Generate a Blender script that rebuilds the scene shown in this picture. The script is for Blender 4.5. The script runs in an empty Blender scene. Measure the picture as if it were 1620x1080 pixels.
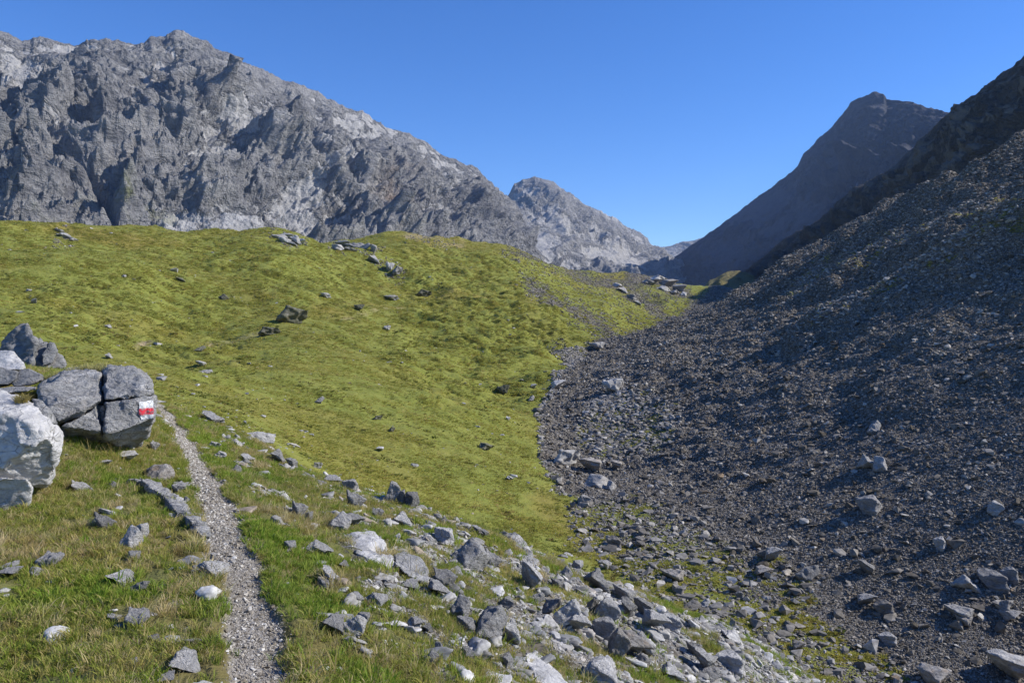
import bpy, bmesh, math, random
import numpy as np
from mathutils import Vector, Matrix, Euler, noise as mnoise

C = bpy.context
SC = C.scene
COL = SC.collection
rng = np.random.default_rng(7)
random.seed(7)
R = math.radians

# ------------------------------------------------------------------ camera, sky, sun, exposure
EYE = 1.65
F = 1260.0                       # focal length in pixels of the 1620 px wide picture (28 mm)
PITCH = math.atan(50 / F)
cam_d = bpy.data.cameras.new('camera')
cam = bpy.data.objects.new('camera', cam_d)
COL.objects.link(cam)
cam_d.lens = 28.0
cam_d.sensor_width = 36.0
cam_d.clip_start = 0.1
cam_d.clip_end = 30000
cam.location = (0, 0, EYE)
cam.rotation_euler = (R(90) - PITCH, 0, 0)
SC.camera = cam

SUN_EL, SUN_AZ = R(35.5), R(86)    # azimuth clockwise from the view direction (+Y)
W = bpy.data.worlds.new('World')
SC.world = W
W.use_nodes = True
nt = W.node_tree
bg = nt.nodes['Background']
sky = nt.nodes.new('ShaderNodeTexSky')
sky.sky_type = 'NISHITA'
sky.sun_disc = False
sky.sun_elevation = SUN_EL
sky.sun_rotation = SUN_AZ
sky.altitude = 2000
sky.air_density = 1.0
sky.dust_density = 0.3
sky.ozone_density = 5.0
hs = nt.nodes.new('ShaderNodeHueSaturation')
hs.inputs['Saturation'].default_value = 1.22
hs.inputs['Hue'].default_value = 0.511
nt.links.new(sky.outputs[0], hs.inputs['Color'])
nt.links.new(hs.outputs[0], bg.inputs[0])
bg.inputs[1].default_value = 0.145
sd = bpy.data.lights.new('sun', 'SUN')
so = bpy.data.objects.new('sun', sd)
COL.objects.link(so)
sd.energy = 4.9
sd.angle = R(0.53)
sd.color = (1.0, 0.95, 0.87)
sdir = Vector((math.sin(SUN_AZ) * math.cos(SUN_EL), math.cos(SUN_AZ) * math.cos(SUN_EL), math.sin(SUN_EL)))
so.rotation_euler = sdir.to_track_quat('Z', 'Y').to_euler()
so.location = (60, 0, 60)
SC.view_settings.view_transform = 'Standard'
SC.view_settings.look = 'None'
SC.view_settings.gamma = 1
SC.view_settings.use_curve_mapping = False
SC.view_settings.exposure = 0.4
SC.render.engine = 'CYCLES'
SC.cycles.use_denoising = True
SC.cycles.max_bounces = 5
SC.cycles.diffuse_bounces = 3
SC.cycles.glossy_bounces = 1
SC.cycles.transmission_bounces = 2
SC.cycles.volume_bounces = 0
SC.cycles.use_adaptive_sampling = True
SC.cycles.adaptive_threshold = 0.01
SC.cycles.caustics_reflective = False
SC.cycles.caustics_refractive = False

# ------------------------------------------------------------------ numeric helpers
CP, SP = math.cos(PITCH), math.sin(PITCH)


def pix(px, py):
    """picture position -> (x/y, (z-EYE)/y) of its line of sight"""
    d = (np.asarray(px, float) - 810) / F
    e = (540 - np.asarray(py, float)) / F
    k = CP + e * SP
    return d / k, (e * CP - SP) / k


def unpix(u, s):
    k = CP - s * SP          # depth along the view axis per unit y
    e = (s * CP + SP) / k
    return 810 + F * u / k, 540 - F * e


def P3(px, py, D):
    u, s = pix(px, py)
    return np.array([u * D, D, EYE + s * D]).T if np.ndim(u) else Vector((float(u) * D, D, EYE + float(s) * D))


_perm = rng.permutation(256).astype(np.int32)
_perm = np.concatenate([_perm, _perm, _perm])
_grad = np.array([[1, 1, 0], [-1, 1, 0], [1, -1, 0], [-1, -1, 0], [1, 0, 1], [-1, 0, 1], [1, 0, -1], [-1, 0, -1],
                  [0, 1, 1], [0, -1, 1], [0, 1, -1], [0, -1, -1], [1, 1, 0], [-1, 1, 0], [0, -1, 1], [0, -1, -1]], np.float32)


def perlin(x, y, z=None):
    x = np.asarray(x, np.float32); y = np.asarray(y, np.float32)
    z = np.zeros_like(x) + np.float32(0.37) if z is None else np.asarray(z, np.float32)
    xi, yi, zi = np.floor(x), np.floor(y), np.floor(z)
    xf, yf, zf = x - xi, y - yi, z - zi
    xi = xi.astype(np.int32) & 255; yi = yi.astype(np.int32) & 255; zi = zi.astype(np.int32) & 255
    fu = xf * xf * xf * (xf * (xf * 6 - 15) + 10)
    fv = yf * yf * yf * (yf * (yf * 6 - 15) + 10)
    fw = zf * zf * zf * (zf * (zf * 6 - 15) + 10)
    out = 0
    for dx in (0, 1):
        wx = fu if dx else 1 - fu
        for dy in (0, 1):
            wy = fv if dy else 1 - fv
            h2 = _perm[_perm[xi + dx] + yi + dy]
            for dz in (0, 1):
                wz = fw if dz else 1 - fw
                g = _grad[_perm[h2 + zi + dz] & 15]
                out = out + wx * wy * wz * (g[..., 0] * (xf - dx) + g[..., 1] * (yf - dy) + g[..., 2] * (zf - dz))
    return out


def fbm(x, y, z=None, octaves=4, gain=0.5, lac=2.03):
    a, t, f = 1.0, 0, 1.0
    for i in range(octaves):
        t = t + a * perlin(x * f + 17.3 * i, y * f - 9.1 * i, None if z is None else z * f + 5.7 * i)
        a *= gain; f *= lac
    return t


def ridged(x, y, z=None, octaves=5, gain=0.55, lac=2.07):
    a, t, f, prev = 1.0, 0, 1.0, 1.0
    for i in range(octaves):
        n = 1 - np.abs(perlin(x * f + 31.7 * i, y * f + 11.9 * i, None if z is None else z * f - 3.3 * i)) * 1.9
        n = np.clip(n, 0, 1) ** 2
        t = t + a * n * prev
        prev = np.clip(n * 1.4, 0, 1)
        a *= gain; f *= lac
    return t


def smooth(a, b, x):
    t = np.clip((x - a) / (b - a), 0, 1)
    return t * t * (3 - 2 * t)


def grid_mesh(name, X, Y, Z, attrs=None, flip=False):
    n, m = X.shape
    co = np.stack([X, Y, Z], -1).reshape(-1, 3).astype(np.float32)
    idx = np.arange(n * m, dtype=np.int32).reshape(n, m)
    q = np.stack([idx[:-1, :-1], idx[:-1, 1:], idx[1:, 1:], idx[1:, :-1]], -1).reshape(-1, 4)
    if flip:
        q = q[:, ::-1]
    me = bpy.data.meshes.new(name)
    me.vertices.add(len(co)); me.vertices.foreach_set('co', co.ravel())
    me.loops.add(q.size); me.loops.foreach_set('vertex_index', q.ravel())
    me.polygons.add(len(q)); me.polygons.foreach_set('loop_start', np.arange(0, q.size, 4, dtype=np.int32))
    me.update(calc_edges=True)
    me.polygons.foreach_set('use_smooth', np.ones(len(q), bool))
    for k, v in (attrs or {}).items():
        a = me.attributes.new(k, 'FLOAT', 'POINT')
        a.data.foreach_set('value', v.reshape(-1).astype(np.float32))
    return me


def link(name, me, mat=None, parent=None, kind=None, label=None, cat=None, group=None):
    o = bpy.data.objects.new(name, me)
    COL.objects.link(o)
    if mat is not None and me is not None and not me.materials:
        me.materials.append(mat)
    if parent: o.parent = parent
    if kind: o['kind'] = kind
    if label: o['label'] = label
    if cat: o['category'] = cat
    if group: o['group'] = group
    return o

# ------------------------------------------------------------------ materials


class NT:
    def __init__(s, name, rough=0.95):
        s.m = bpy.data.materials.new(name)
        s.m.use_nodes = True
        s.t = s.m.node_tree
        s.b = s.t.nodes['Principled BSDF']
        s.b.inputs['Roughness'].default_value = rough
        s.b.inputs['Specular IOR Level'].default_value = 0.15
        s.geo = s.t.nodes.new('ShaderNodeNewGeometry')
        s.tc = s.t.nodes.new('ShaderNodeTexCoord')

    def n(s, kind, **kw):
        x = s.t.nodes.new(kind)
        for k, v in kw.items():
            setattr(x, k, v)
        return x

    def put(s, sock, v):
        if hasattr(v, 'is_output') or isinstance(v, bpy.types.NodeSocket):
            s.t.links.new(v, sock)
        else:
            if isinstance(v, (tuple, list)) and len(v) == 3 and sock.type == 'RGBA':
                v = (*v, 1)
            sock.default_value = v

    def noise(s, vec, scale, detail=4, rough=0.55, dist=0.0, kind='FBM'):
        x = s.n('ShaderNodeTexNoise'); x.noise_type = kind
        s.put(x.inputs['Vector'], vec)
        x.inputs['Scale'].default_value = scale
        x.inputs['Detail'].default_value = detail
        x.inputs['Roughness'].default_value = rough
        x.inputs['Distortion'].default_value = dist
        return x.outputs[0]

    def voro(s, vec, scale, feature='F1', out=0, rnd=1.0):
        x = s.n('ShaderNodeTexVoronoi'); x.feature = feature
        s.put(x.inputs['Vector'], vec)
        x.inputs['Scale'].default_value = scale
        x.inputs['Randomness'].default_value = rnd
        return x.outputs[out]

    def mapping(s, vec, scale=(1, 1, 1), rot=(0, 0, 0)):
        x = s.n('ShaderNodeMapping')
        s.put(x.inputs['Vector'], vec)
        x.inputs['Scale'].default_value = scale
        x.inputs['Rotation'].default_value = rot
        return x.outputs[0]

    def math(s, op, a, b=0.0, clamp=False):
        x = s.n('ShaderNodeMath', operation=op, use_clamp=clamp)
        s.put(x.inputs[0], a); s.put(x.inputs[1], b)
        return x.outputs[0]

    def rng(s, v, a, b, c=0.0, d=1.0):
        x = s.n('ShaderNodeMapRange'); x.interpolation_type = 'SMOOTHSTEP' if a < b else 'LINEAR'
        s.put(x.inputs[0], v)
        for i, k in enumerate((a, b, c, d)):
            x.inputs[i + 1].default_value = k
        return x.outputs[0]

    def mix(s, f, a, b, kind='MIX'):
        x = s.n('ShaderNodeMix', data_type='RGBA', blend_type=kind)
        s.put(x.inputs[0], f); s.put(x.inputs[6], a); s.put(x.inputs[7], b)
        return x.outputs[2]

    def attr(s, name):
        x = s.n('ShaderNodeAttribute'); x.attribute_name = name
        return x.outputs['Fac']

    def ramp(s, f, stops):
        x = s.n('ShaderNodeValToRGB')
        e = x.color_ramp.elements
        while len(e) < len(stops): e.new(0.5)
        for el, (p, c) in zip(e, stops):
            el.position = p; el.color = (*c, 1) if len(c) == 3 else c
        s.put(x.inputs[0], f)
        return x.outputs[0]

    def bump(s, h, dist, strength=1.0, normal=None):
        x = s.n('ShaderNodeBump')
        s.put(x.inputs['Height'], h)
        x.inputs['Distance'].default_value = dist
        x.inputs['Strength'].default_value = strength
        if normal is not None: s.put(x.inputs['Normal'], normal)
        return x.outputs[0]

    def done(s, col, normal=None):
        s.put(s.b.inputs['Base Color'], col)
        if normal is not None: s.put(s.b.inputs['Normal'], normal)
        return s.m


def rock_material(name, dark, mid, light, scale=1.0, bump=0.02, coords='Object', lichen=(0.10, 0.10, 0.10), warm=0.25, per=True):
    t = NT(name)
    v = t.tc.outputs['Object'] if coords == 'Object' else t.geo.outputs['Position']
    n1 = t.noise(v, 1.6 * scale, 6, 0.62, 0.4)
    n2 = t.noise(v, 9 * scale, 5, 0.65)
    n3 = t.noise(t.mapping(v, (1, 1, 2.2), (0.5, 0.35, 0)), 4 * scale, 5, 0.6, 0.6)
    col = t.ramp(t.math('ADD', t.math('MULTIPLY', n1, 0.55), t.math('MULTIPLY', n3, 0.45)),
                 [(0.34, dark), (0.5, mid), (0.64, light)])
    col = t.mix(t.rng(n2, 0.56, 0.70, 0, 0.7), col, lichen)
    col = t.mix(t.math('MULTIPLY', t.rng(t.noise(v, 2.3 * scale, 3), 0.55, 0.7), warm), col, (0.36, 0.25, 0.15))
    crack = t.rng(t.voro(t.mapping(v, (1, 1, 2.4), (0.4, 0.5, 0.2)), 2.2 * scale, 'DISTANCE_TO_EDGE'), 0.0, 0.022, 1, 0)
    crack = t.math('MULTIPLY', crack, t.rng(n1, 0.45, 0.6))
    col = t.mix(t.math('MULTIPLY', crack, 0.35), col, (0.05, 0.048, 0.045))
    if per:
        oi = t.n('ShaderNodeObjectInfo').outputs['Random']
        k = t.rng(oi, 0, 1, 0.75, 1.3)
        hsv = t.n('ShaderNodeHueSaturation'); t.put(hsv.inputs['Color'], col); t.put(hsv.inputs['Value'], k)
        col = hsv.outputs[0]
    h = t.math('ADD', t.math('ADD', t.math('MULTIPLY', n2, 0.8), t.math('MULTIPLY', n3, 1.2)), t.math('MULTIPLY', crack, -0.7))
    h = t.math('ADD', h, t.math('MULTIPLY', t.noise(v, 34 * scale, 4, 0.7), 0.35))
    return t.done(col, t.bump(h, bump, 0.9))


M = {}
M['lime'] = rock_material('pale_limestone', (0.20, 0.195, 0.188), (0.37, 0.36, 0.345), (0.52, 0.505, 0.48), 1.4, 0.035, warm=0.12)
M['hero'] = rock_material('weathered_limestone', (0.17, 0.17, 0.168), (0.32, 0.315, 0.305), (0.46, 0.45, 0.435), 2.4, 0.06, 'World', warm=0.10, per=False)
M['white'] = rock_material('bleached_limestone', (0.26, 0.255, 0.25), (0.46, 0.45, 0.435), (0.56, 0.55, 0.535), 2.6, 0.022, 'World', warm=0.06, per=False, lichen=(0.25, 0.245, 0.24))
M['dark'] = rock_material('dark_limestone', (0.15, 0.147, 0.142), (0.30, 0.293, 0.28), (0.45, 0.44, 0.42), 1.6, 0.05, warm=0.12)
M['scree'] = rock_material('scree_stone', (0.13, 0.118, 0.10), (0.23, 0.215, 0.195), (0.36, 0.34, 0.315), 1.5, 0.03, warm=0.35)
M['mossy'] = rock_material('mossy_rock', (0.06, 0.065, 0.045), (0.12, 0.12, 0.085), (0.22, 0.21, 0.18), 2.0, 0.06, lichen=(0.07, 0.085, 0.02))


def terrain_material():
    t = NT('alpine_ground')
    p = t.geo.outputs['Position']
    rock, path, dry = t.attr('rock'), t.attr('trail'), t.attr('dry')
    far = t.attr('far')
    # grass colour
    a = t.noise(p, 0.35, 6, 0.65, 0.5)
    b = t.noise(p, 2.1, 5, 0.7)
    c = t.noise(p, 14, 4, 0.7)
    g = t.ramp(t.math('ADD', t.math('MULTIPLY', a, 0.5), t.math('MULTIPLY', b, 0.5)),
               [(0.30, (0.135, 0.155, 0.032)), (0.45, (0.18, 0.20, 0.040)), (0.55, (0.21, 0.22, 0.048)), (0.70, (0.25, 0.235, 0.068))])
    g = t.mix(t.rng(dry, 0.1, 1.0, 0, 0.6), g, t.mix(b, (0.20, 0.135, 0.035), (0.26, 0.19, 0.055)))
    g = t.mix(t.rng(c, 0.52, 0.75, 0, 0.55), g, (0.07, 0.075, 0.015))
    soil = t.mix(b, (0.045, 0.038, 0.022), (0.10, 0.085, 0.055))
    g = t.mix(t.math('MULTIPLY', t.math('SUBTRACT', 1.0, far), 0.55), g, soil)
    # scree bed colour: stones as cells
    vo = t.n('ShaderNodeTexVoronoi'); t.put(vo.inputs['Vector'], p); vo.inputs['Scale'].default_value = 3.5
    vs = t.n('ShaderNodeTexVoronoi'); t.put(vs.inputs['Vector'], p); vs.inputs['Scale'].default_value = 14
    sx = t.n('ShaderNodeSeparateColor'); t.put(sx.inputs[0], vo.outputs['Color'])
    sy = t.n('ShaderNodeSeparateColor'); t.put(sy.inputs[0], vs.outputs['Color'])
    k = t.math('ADD', t.math('MULTIPLY', sx.outputs[0], 0.5), t.math('MULTIPLY', sy.outputs[0], 0.5))
    r_ = t.ramp(k, [(0.15, (0.075, 0.067, 0.054)), (0.5, (0.14, 0.128, 0.11)), (0.85, (0.24, 0.225, 0.20))])
    r_ = t.mix(t.rng(a, 0.45, 0.65, 0, 0.5), r_, t.mix(0.35, r_, (0.13, 0.10, 0.065)))
    thr = t.math('ADD', t.math('MULTIPLY', b, 0.45), t.math('MULTIPLY', c, 0.55))
    rk = t.rng(t.math('ADD', rock, t.math('MULTIPLY', t.math('SUBTRACT', thr, 0.5), 1.3)), 0.40, 0.60)
    col = t.mix(rk, g, r_)
    pth = t.mix(t.noise(p, 30, 4, 0.7), (0.16, 0.14, 0.115), (0.34, 0.32, 0.29))
    pth = t.mix(far, pth, t.mix(b, (0.24, 0.18, 0.10), (0.36, 0.29, 0.19)))
    col = t.mix(path, col, pth)
    h = t.math('ADD', t.math('MULTIPLY', b, 1.0), t.math('MULTIPLY', c, 0.35))
    hs = t.math('ADD', t.math('MULTIPLY', vo.outputs['Distance'], -0.9), t.math('MULTIPLY', vs.outputs['Distance'], -0.3))
    hm = t.n('ShaderNodeMix'); hm.data_type = 'FLOAT'
    t.put(hm.inputs[0], rk); t.put(hm.inputs[2], h); t.put(hm.inputs[3], hs)
    return t.done(col, t.bump(hm.outputs[0], 0.16, 0.7))


def mountain_material(name, dark, mid, light, scree, scale, bump, band=0.3):
    t = NT(name)
    p = t.geo.outputs['Position']
    a = t.noise(p, 0.006 * scale, 7, 0.62, 0.8)
    b = t.noise(p, 0.035 * scale, 6, 0.68, 0.5)
    st = t.noise(t.mapping(p, (1, 1, 3.2), (0.35, 0.5, 0.0)), 0.02 * scale, 6, 0.7, 0.4)
    fi = t.noise(p, 0.17 * scale, 5, 0.7)
    k = t.math('ADD', t.math('ADD', t.math('MULTIPLY', a, 0.35), t.math('MULTIPLY', b, 0.4)), t.math('MULTIPLY', st, 0.25))
    col = t.ramp(k, [(0.38, dark), (0.5, mid), (0.62, light)])
    sm = t.attr('scree')
    sm = t.rng(t.math('ADD', sm, t.math('MULTIPLY', t.math('SUBTRACT', b, 0.5), 2.2)), 0.40, 0.75)
    sc = t.mix(t.noise(p, 0.3 * scale, 3), scree, tuple(min(1, x * 1.25) for x in scree))
    col = t.mix(t.math('MULTIPLY', t.attr('dark'), t.rng(t.math('ADD', t.math('MULTIPLY', b, 0.6), t.math('MULTIPLY', st, 0.4)), 0.40, 0.56, 0.75, 0.15)), col, (0.085, 0.085, 0.09))  # shade of steep crags painted into the rock colour
    col = t.mix(t.math('MULTIPLY', sm, 0.7), col, sc)
    col = t.mix(t.math('MULTIPLY', t.attr('warm'), t.rng(a, 0.4, 0.6)), col, (0.30, 0.20, 0.13))
    col = t.mix(t.math('MULTIPLY', t.attr('green'), t.rng(b, 0.45, 0.6)), col, (0.115, 0.125, 0.035))
    col = t.mix(t.rng(fi, 0.38, 0.62, 0.35, 0.0), col, (0.06, 0.06, 0.065))
    hh = t.math('ADD', t.math('ADD', t.math('MULTIPLY', b, 1.0), t.math('MULTIPLY', st, 0.8)), t.math('MULTIPLY', fi, 0.32))
    inv = t.math('SUBTRACT', 1.15, t.math('MULTIPLY', sm, 0.6))
    return t.done(col, t.bump(t.math('MULTIPLY', hh, inv), bump, 1.0))


M['terrain'] = terrain_material()
M['mount_left'] = mountain_material('grey_dolomite', (0.17, 0.167, 0.168), (0.30, 0.294, 0.288), (0.40, 0.388, 0.37), (0.37, 0.36, 0.343), 1.0, 14)
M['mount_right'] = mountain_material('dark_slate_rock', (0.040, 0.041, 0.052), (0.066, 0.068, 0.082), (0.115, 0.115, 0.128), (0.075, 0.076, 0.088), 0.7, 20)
M['ridge_right'] = mountain_material('brown_crag', (0.075, 0.067, 0.056), (0.13, 0.118, 0.098), (0.25, 0.235, 0.21), (0.13, 0.12, 0.10), 3.0, 4)


def blade_material(name, cols, trans=0.35):
    t = NT(name, 0.6)
    oi = t.n('ShaderNodeObjectInfo')
    z = t.n('ShaderNodeSeparateXYZ'); t.put(z.inputs[0], t.tc.outputs['Object'])
    col = t.ramp(oi.outputs['Random'], [(i / (len(cols) - 1), c) for i, c in enumerate(cols)])
    big = t.noise(t.geo.outputs['Position'], 0.22, 4, 0.6)
    hsv = t.n('ShaderNodeHueSaturation'); t.put(hsv.inputs['Color'], col)
    t.put(hsv.inputs['Value'], t.rng(big, 0.3, 0.7, 0.85, 1.15))
    t.put(hsv.inputs['Hue'], t.rng(big, 0.3, 0.7, 0.510, 0.492))
    col = hsv.outputs[0]
    t.put(t.b.inputs['Base Color'], col)
    tr = t.n('ShaderNodeBsdfTranslucent'); t.put(tr.inputs[0], col)
    mx = t.n('ShaderNodeMixShader'); mx.inputs[0].default_value = trans
    t.t.links.new(t.b.outputs[0], mx.inputs[1]); t.t.links.new(tr.outputs[0], mx.inputs[2])
    t.t.links.new(mx.outputs[0], t.t.nodes['Material Output'].inputs[0])
    return t.m


M['blade'] = blade_material('green_grass', [(0.16, 0.22, 0.035), (0.25, 0.31, 0.045), (0.33, 0.34, 0.065), (0.42, 0.36, 0.11), (0.55, 0.45, 0.22)], 0.45)
M['lush'] = blade_material('lush_grass', [(0.17, 0.27, 0.03), (0.24, 0.33, 0.04), (0.28, 0.34, 0.055), (0.33, 0.33, 0.075)], 0.45)
M['straw'] = blade_material('dry_grass', [(0.34, 0.27, 0.09), (0.47, 0.37, 0.16), (0.60, 0.49, 0.28), (0.30, 0.31, 0.07)], 0.45)
M['meadow'] = blade_material('meadow_grass', [(0.29, 0.305, 0.062), (0.36, 0.37, 0.073), (0.41, 0.40, 0.086), (0.45, 0.41, 0.10), (0.49, 0.39, 0.14)], 0.45)

M['sedge'] = blade_material('sedge', [(0.10, 0.125, 0.025), (0.14, 0.16, 0.03), (0.19, 0.18, 0.04), (0.22, 0.16, 0.06)], 0.3)
# ------------------------------------------------------------------ terrain: control points (picture x, picture y, distance)
CTRL = [
    # near spur, left bank, trail
    (-250, 1080, 3.2), (-250, 800, 5.2), (-250, 600, 9), (0, 1080, 3.3), (0, 900, 4.7), (0, 790, 6.2), (60, 700, 7.6), (0, 640, 8.2), (200, 722, 8.3), (90, 601, 9.7), (150, 595, 9.6), (110, 590, 10.6), (40, 596, 10.2), (0, 575, 12), (200, 632, 12.5),
    (150, 850, 5.4), (240, 636, 13.6), (405, 1080, 3.4), (390, 960, 4.45), (370, 880, 5.25), (330, 760, 7.8), (290, 690, 10.8), (252, 640, 13.6),
    (600, 1080, 3.6), (600, 900, 5.8), (600, 815, 8.4), (640, 795, 10.2), (800, 1080, 4.4), (800, 950, 6.6), (800, 850, 9.9),
    (1000, 1080, 5.8), (1000, 980, 8.3), (965, 925, 10.2), (1150, 1080, 7.3), (1140, 990, 10.2), (1285, 1078, 10.3), (440, 722, 12.2), (340, 668, 13.6),
    (480, 800, 8.2), (1500, 1500, 5), (1150, 1300, 4.6), (500, 1300, 2.2), (0, 1300, 2.0), (-250, 1300, 2.0), (1600, 1300, 10),
    # hidden hollow behind the spur
    (240, 655, 19), (240, 640, 27), (340, 705, 18), (440, 770, 18), (640, 880, 17), (800, 960, 17), (965, 1010, 17), (1150, 1075, 17), (1300, 1160, 17), (340, 665, 27), (440, 730, 27), (100, 620, 20), (0, 600, 22), (-250, 560, 25),
    # gully line
    (1380, 1078, 25), (1210, 985, 28), (1060, 870, 35), (910, 745, 52), (870, 655, 75), (885, 605, 95), (930, 550, 150), (1000, 523, 200), (1062, 497, 270), (1118, 468, 380), (1160, 455, 480),
    # meadow
    (300, 625, 40), (250, 602, 45), (400, 650, 42), (500, 705, 40), (640, 790, 35), (720, 790, 38), (760, 740, 45), (850, 845, 36), (960, 900, 33), (1100, 960, 29), (700, 640, 62), (600, 560, 92), (450, 600, 60), (560, 660, 50),
    (335, 528, 100), (217, 553, 75), (100, 520, 66), (0, 560, 48), (0, 480, 80), (0, 420, 110), (200, 450, 115), (0, 356, 150), (100, 360, 158), (240, 367, 165), (380, 374, 185), (430, 370, 190), (500, 384, 215), (560, 386, 225), (640, 372, 260), (740, 380, 285), (830, 391, 305),
    (457, 505, 110), (330, 440, 140), (500, 450, 150), (600, 480, 150), (560, 430, 180), (620, 400, 215), (690, 468, 172), (690, 463, 185), (720, 420, 228), (800, 425, 235), (860, 465, 205), (900, 500, 180), (930, 522, 168), (880, 580, 115), (800, 600, 100), (800, 520, 142),
    (-250, 350, 140), (-250, 480, 70), (-250, 420, 100), (-400, 340, 140),
    # behind the meadow crest
    (0, 400, 230), (240, 410, 250), (430, 410, 280), (640, 410, 360), (830, 425, 380), (0, 420, 500), (430, 430, 550), (830, 440, 560),
    # rib with scree strips
    (950, 433, 370), (1000, 436, 400), (1050, 440, 420), (1085, 458, 425), (900, 440, 300), (960, 470, 270), (1000, 490, 250), (1030, 514, 212), (1040, 485, 290), (1070, 472, 350), (1100, 470, 385), (1000, 460, 560), (1080, 470, 600),
]


def gully(D):
    Ds = [17, 25, 28, 35, 52, 75, 95, 150, 200, 270, 380, 480, 700]
    xs = [9.2, 11.3, 8.9, 7.0, 4.1, 3.6, 5.7, 14.3, 30.2, 54, 93, 133, 200]
    lz = [-590 / F * 17 * 1.05]
    pz = [(1380, 1078), (1210, 985), (1060, 870), (910, 745), (870, 655), (885, 605), (930, 550), (1000, 523), (1062, 497), (1118, 468), (1160, 455)]
    for (a, b), D_ in zip(pz, Ds[1:12]):
        lz.append(float(pix(a, b)[1]) * D_)
    lz.append(30)
    lz[0] = -10.9
    return np.interp(np.log(D), np.log(Ds), xs), np.interp(np.log(D), np.log(Ds), lz)


RC = [(u_, D_) for D_ in (20, 25, 32, 42, 55, 72, 95, 125, 160, 205, 260, 330, 400, 480, 600) for u_ in (0.12, 0.2, 0.28, 0.36, 0.45, 0.55, 0.66, 0.8, 0.98)]
CU, CW, CS = [], [], []
for px, py, D in CTRL:
    u, s = pix(px, py)
    CU.append(float(u)); CW.append(math.log(D)); CS.append(float(s))
for u, D in RC:
    x = u * D
    gx, gz = gully(D)
    w_ = x - gx - (1.5 + 0.02 * D)
    if w_ < 2 + 0.03 * D:
        continue
    xc = float(np.interp(D, [0, 180, 230, 290, 400], [90, 90, 80, 78, 105]))
    sl = 0.505
    ww_ = min(w_, max(xc - gx, 4))
    z = gz + sl * ww_ * (0.64 + 0.38 * min(1.0, ww_ / 50)) - 0.6
    if x > xc + 25:
        z -= min(0.35 * (x - xc - 25), 30)
    CU.append(u); CW.append(math.log(D)); CS.append(z / D)
CU, CW, CS = map(np.array, (CU, CW, CS))
WS = 0.42


def tps(r2):
    return 0.5 * r2 * np.log(r2 + 1e-9)


n_ = len(CU)
K = tps((CU[:, None] - CU[None]) ** 2 + ((CW[:, None] - CW[None]) * WS) ** 2) + np.eye(n_) * 2e-4
A = np.zeros((n_ + 3, n_ + 3))
A[:n_, :n_] = K
A[:n_, n_:] = np.stack([np.ones(n_), CU, CW * WS], 1)
A[n_:, :n_] = A[:n_, n_:].T
sol = np.linalg.solve(A, np.concatenate([CS, np.zeros(3)]))


def base_s(U, Wl):
    out = np.empty(U.shape)
    f = U.ravel(); g = Wl.ravel(); o = out.ravel()
    for i in range(0, f.size, 20000):
        a, b = f[i:i + 20000], g[i:i + 20000]
        k = tps((a[:, None] - CU[None]) ** 2 + ((b[:, None] - CW[None]) * WS) ** 2)
        o[i:i + 20000] = k @ sol[:n_] + sol[n_] + sol[n_ + 1] * a + sol[n_ + 2] * b * WS
    return o.reshape(U.shape)


# coarse evaluation, then refined to the fine grid
ug = np.concatenate([np.linspace(-1.05, -0.68, 24)[:-1], np.linspace(-0.68, 0.68, 720), np.linspace(0.68, 1.05, 24)[1:]])
wg = np.concatenate([np.linspace(math.log(1.2), math.log(3.0), 12)[:-1], np.linspace(math.log(3.0), math.log(15), 380)[:-1],
                     np.linspace(math.log(15), math.log(24), 24)[:-1], np.linspace(math.log(24), math.log(420), 640)[:-1], np.linspace(math.log(420), math.log(900), 25)])
uc = np.linspace(-1.05, 1.05, 170)
wc = np.linspace(wg[0], wg[-1], 230)
Sc = base_s(*np.meshgrid(uc, wc, indexing='xy'))


def cubic_rows(xc, Y, x):
    """Catmull-Rom along axis 1 on a uniform grid"""
    h = xc[1] - xc[0]
    t = np.clip((x - xc[0]) / h, 0, len(xc) - 1.000001)
    i = t.astype(int); f = t - i
    g = lambda k: Y[:, np.clip(i + k, 0, len(xc) - 1)]
    a, b, c, d = g(-1), g(0), g(1), g(2)
    return b + 0.5 * f * (c - a + f * (2 * a - 5 * b + 4 * c - d + f * (3 * (b - c) + d - a)))


Sf = cubic_rows(wc, cubic_rows(uc, Sc, ug).T, wg).T          # rows: distance, columns: u
U, WW = np.meshgrid(ug, wg, indexing='xy')
D = np.exp(WW)
X = U * D
Z = EYE + Sf * D
PX, PY = unpix(U, Sf)

# ---- painted maps (where grass, stone and trail lie), drawn over the picture plane and carried by the ground
MW, MH, MS = 405, 300, 4
gx_, gy_ = np.meshgrid((np.arange(MW) + 0.5) * MS, (np.arange(MH) + 0.5) * MS)


def poly_mask(pts):
    ins = np.zeros(gx_.shape, bool)
    for (x0, y0), (x1, y1) in zip(pts, pts[1:] + pts[:1]):
        if y0 == y1: continue
        c = ((y0 > gy_) != (y1 > gy_)) & (gx_ < (x1 - x0) * (gy_ - y0) / (y1 - y0) + x0)
        ins ^= c
    return ins.astype(float)


def line_mask(pts, w):
    d = np.full(gx_.shape, 1e9)
    for (x0, y0), (x1, y1) in zip(pts[:-1], pts[1:]):
        vx, vy = x1 - x0, y1 - y0
        t = np.clip(((gx_ - x0) * vx + (gy_ - y0) * vy) / (vx * vx + vy * vy), 0, 1)
        d = np.minimum(d, np.hypot(gx_ - x0 - t * vx, gy_ - y0 - t * vy))
    return np.clip(1.5 - d / w, 0, 1)


def blur(m, n=2):
    for _ in range(n):
        p = np.pad(m, 1, 'edge')
        m = (p[:-2, 1:-1] + p[2:, 1:-1] + p[1:-1, :-2] + p[1:-1, 2:] + p[1:-1, 1:-1] * 2) / 6
    return m


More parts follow.
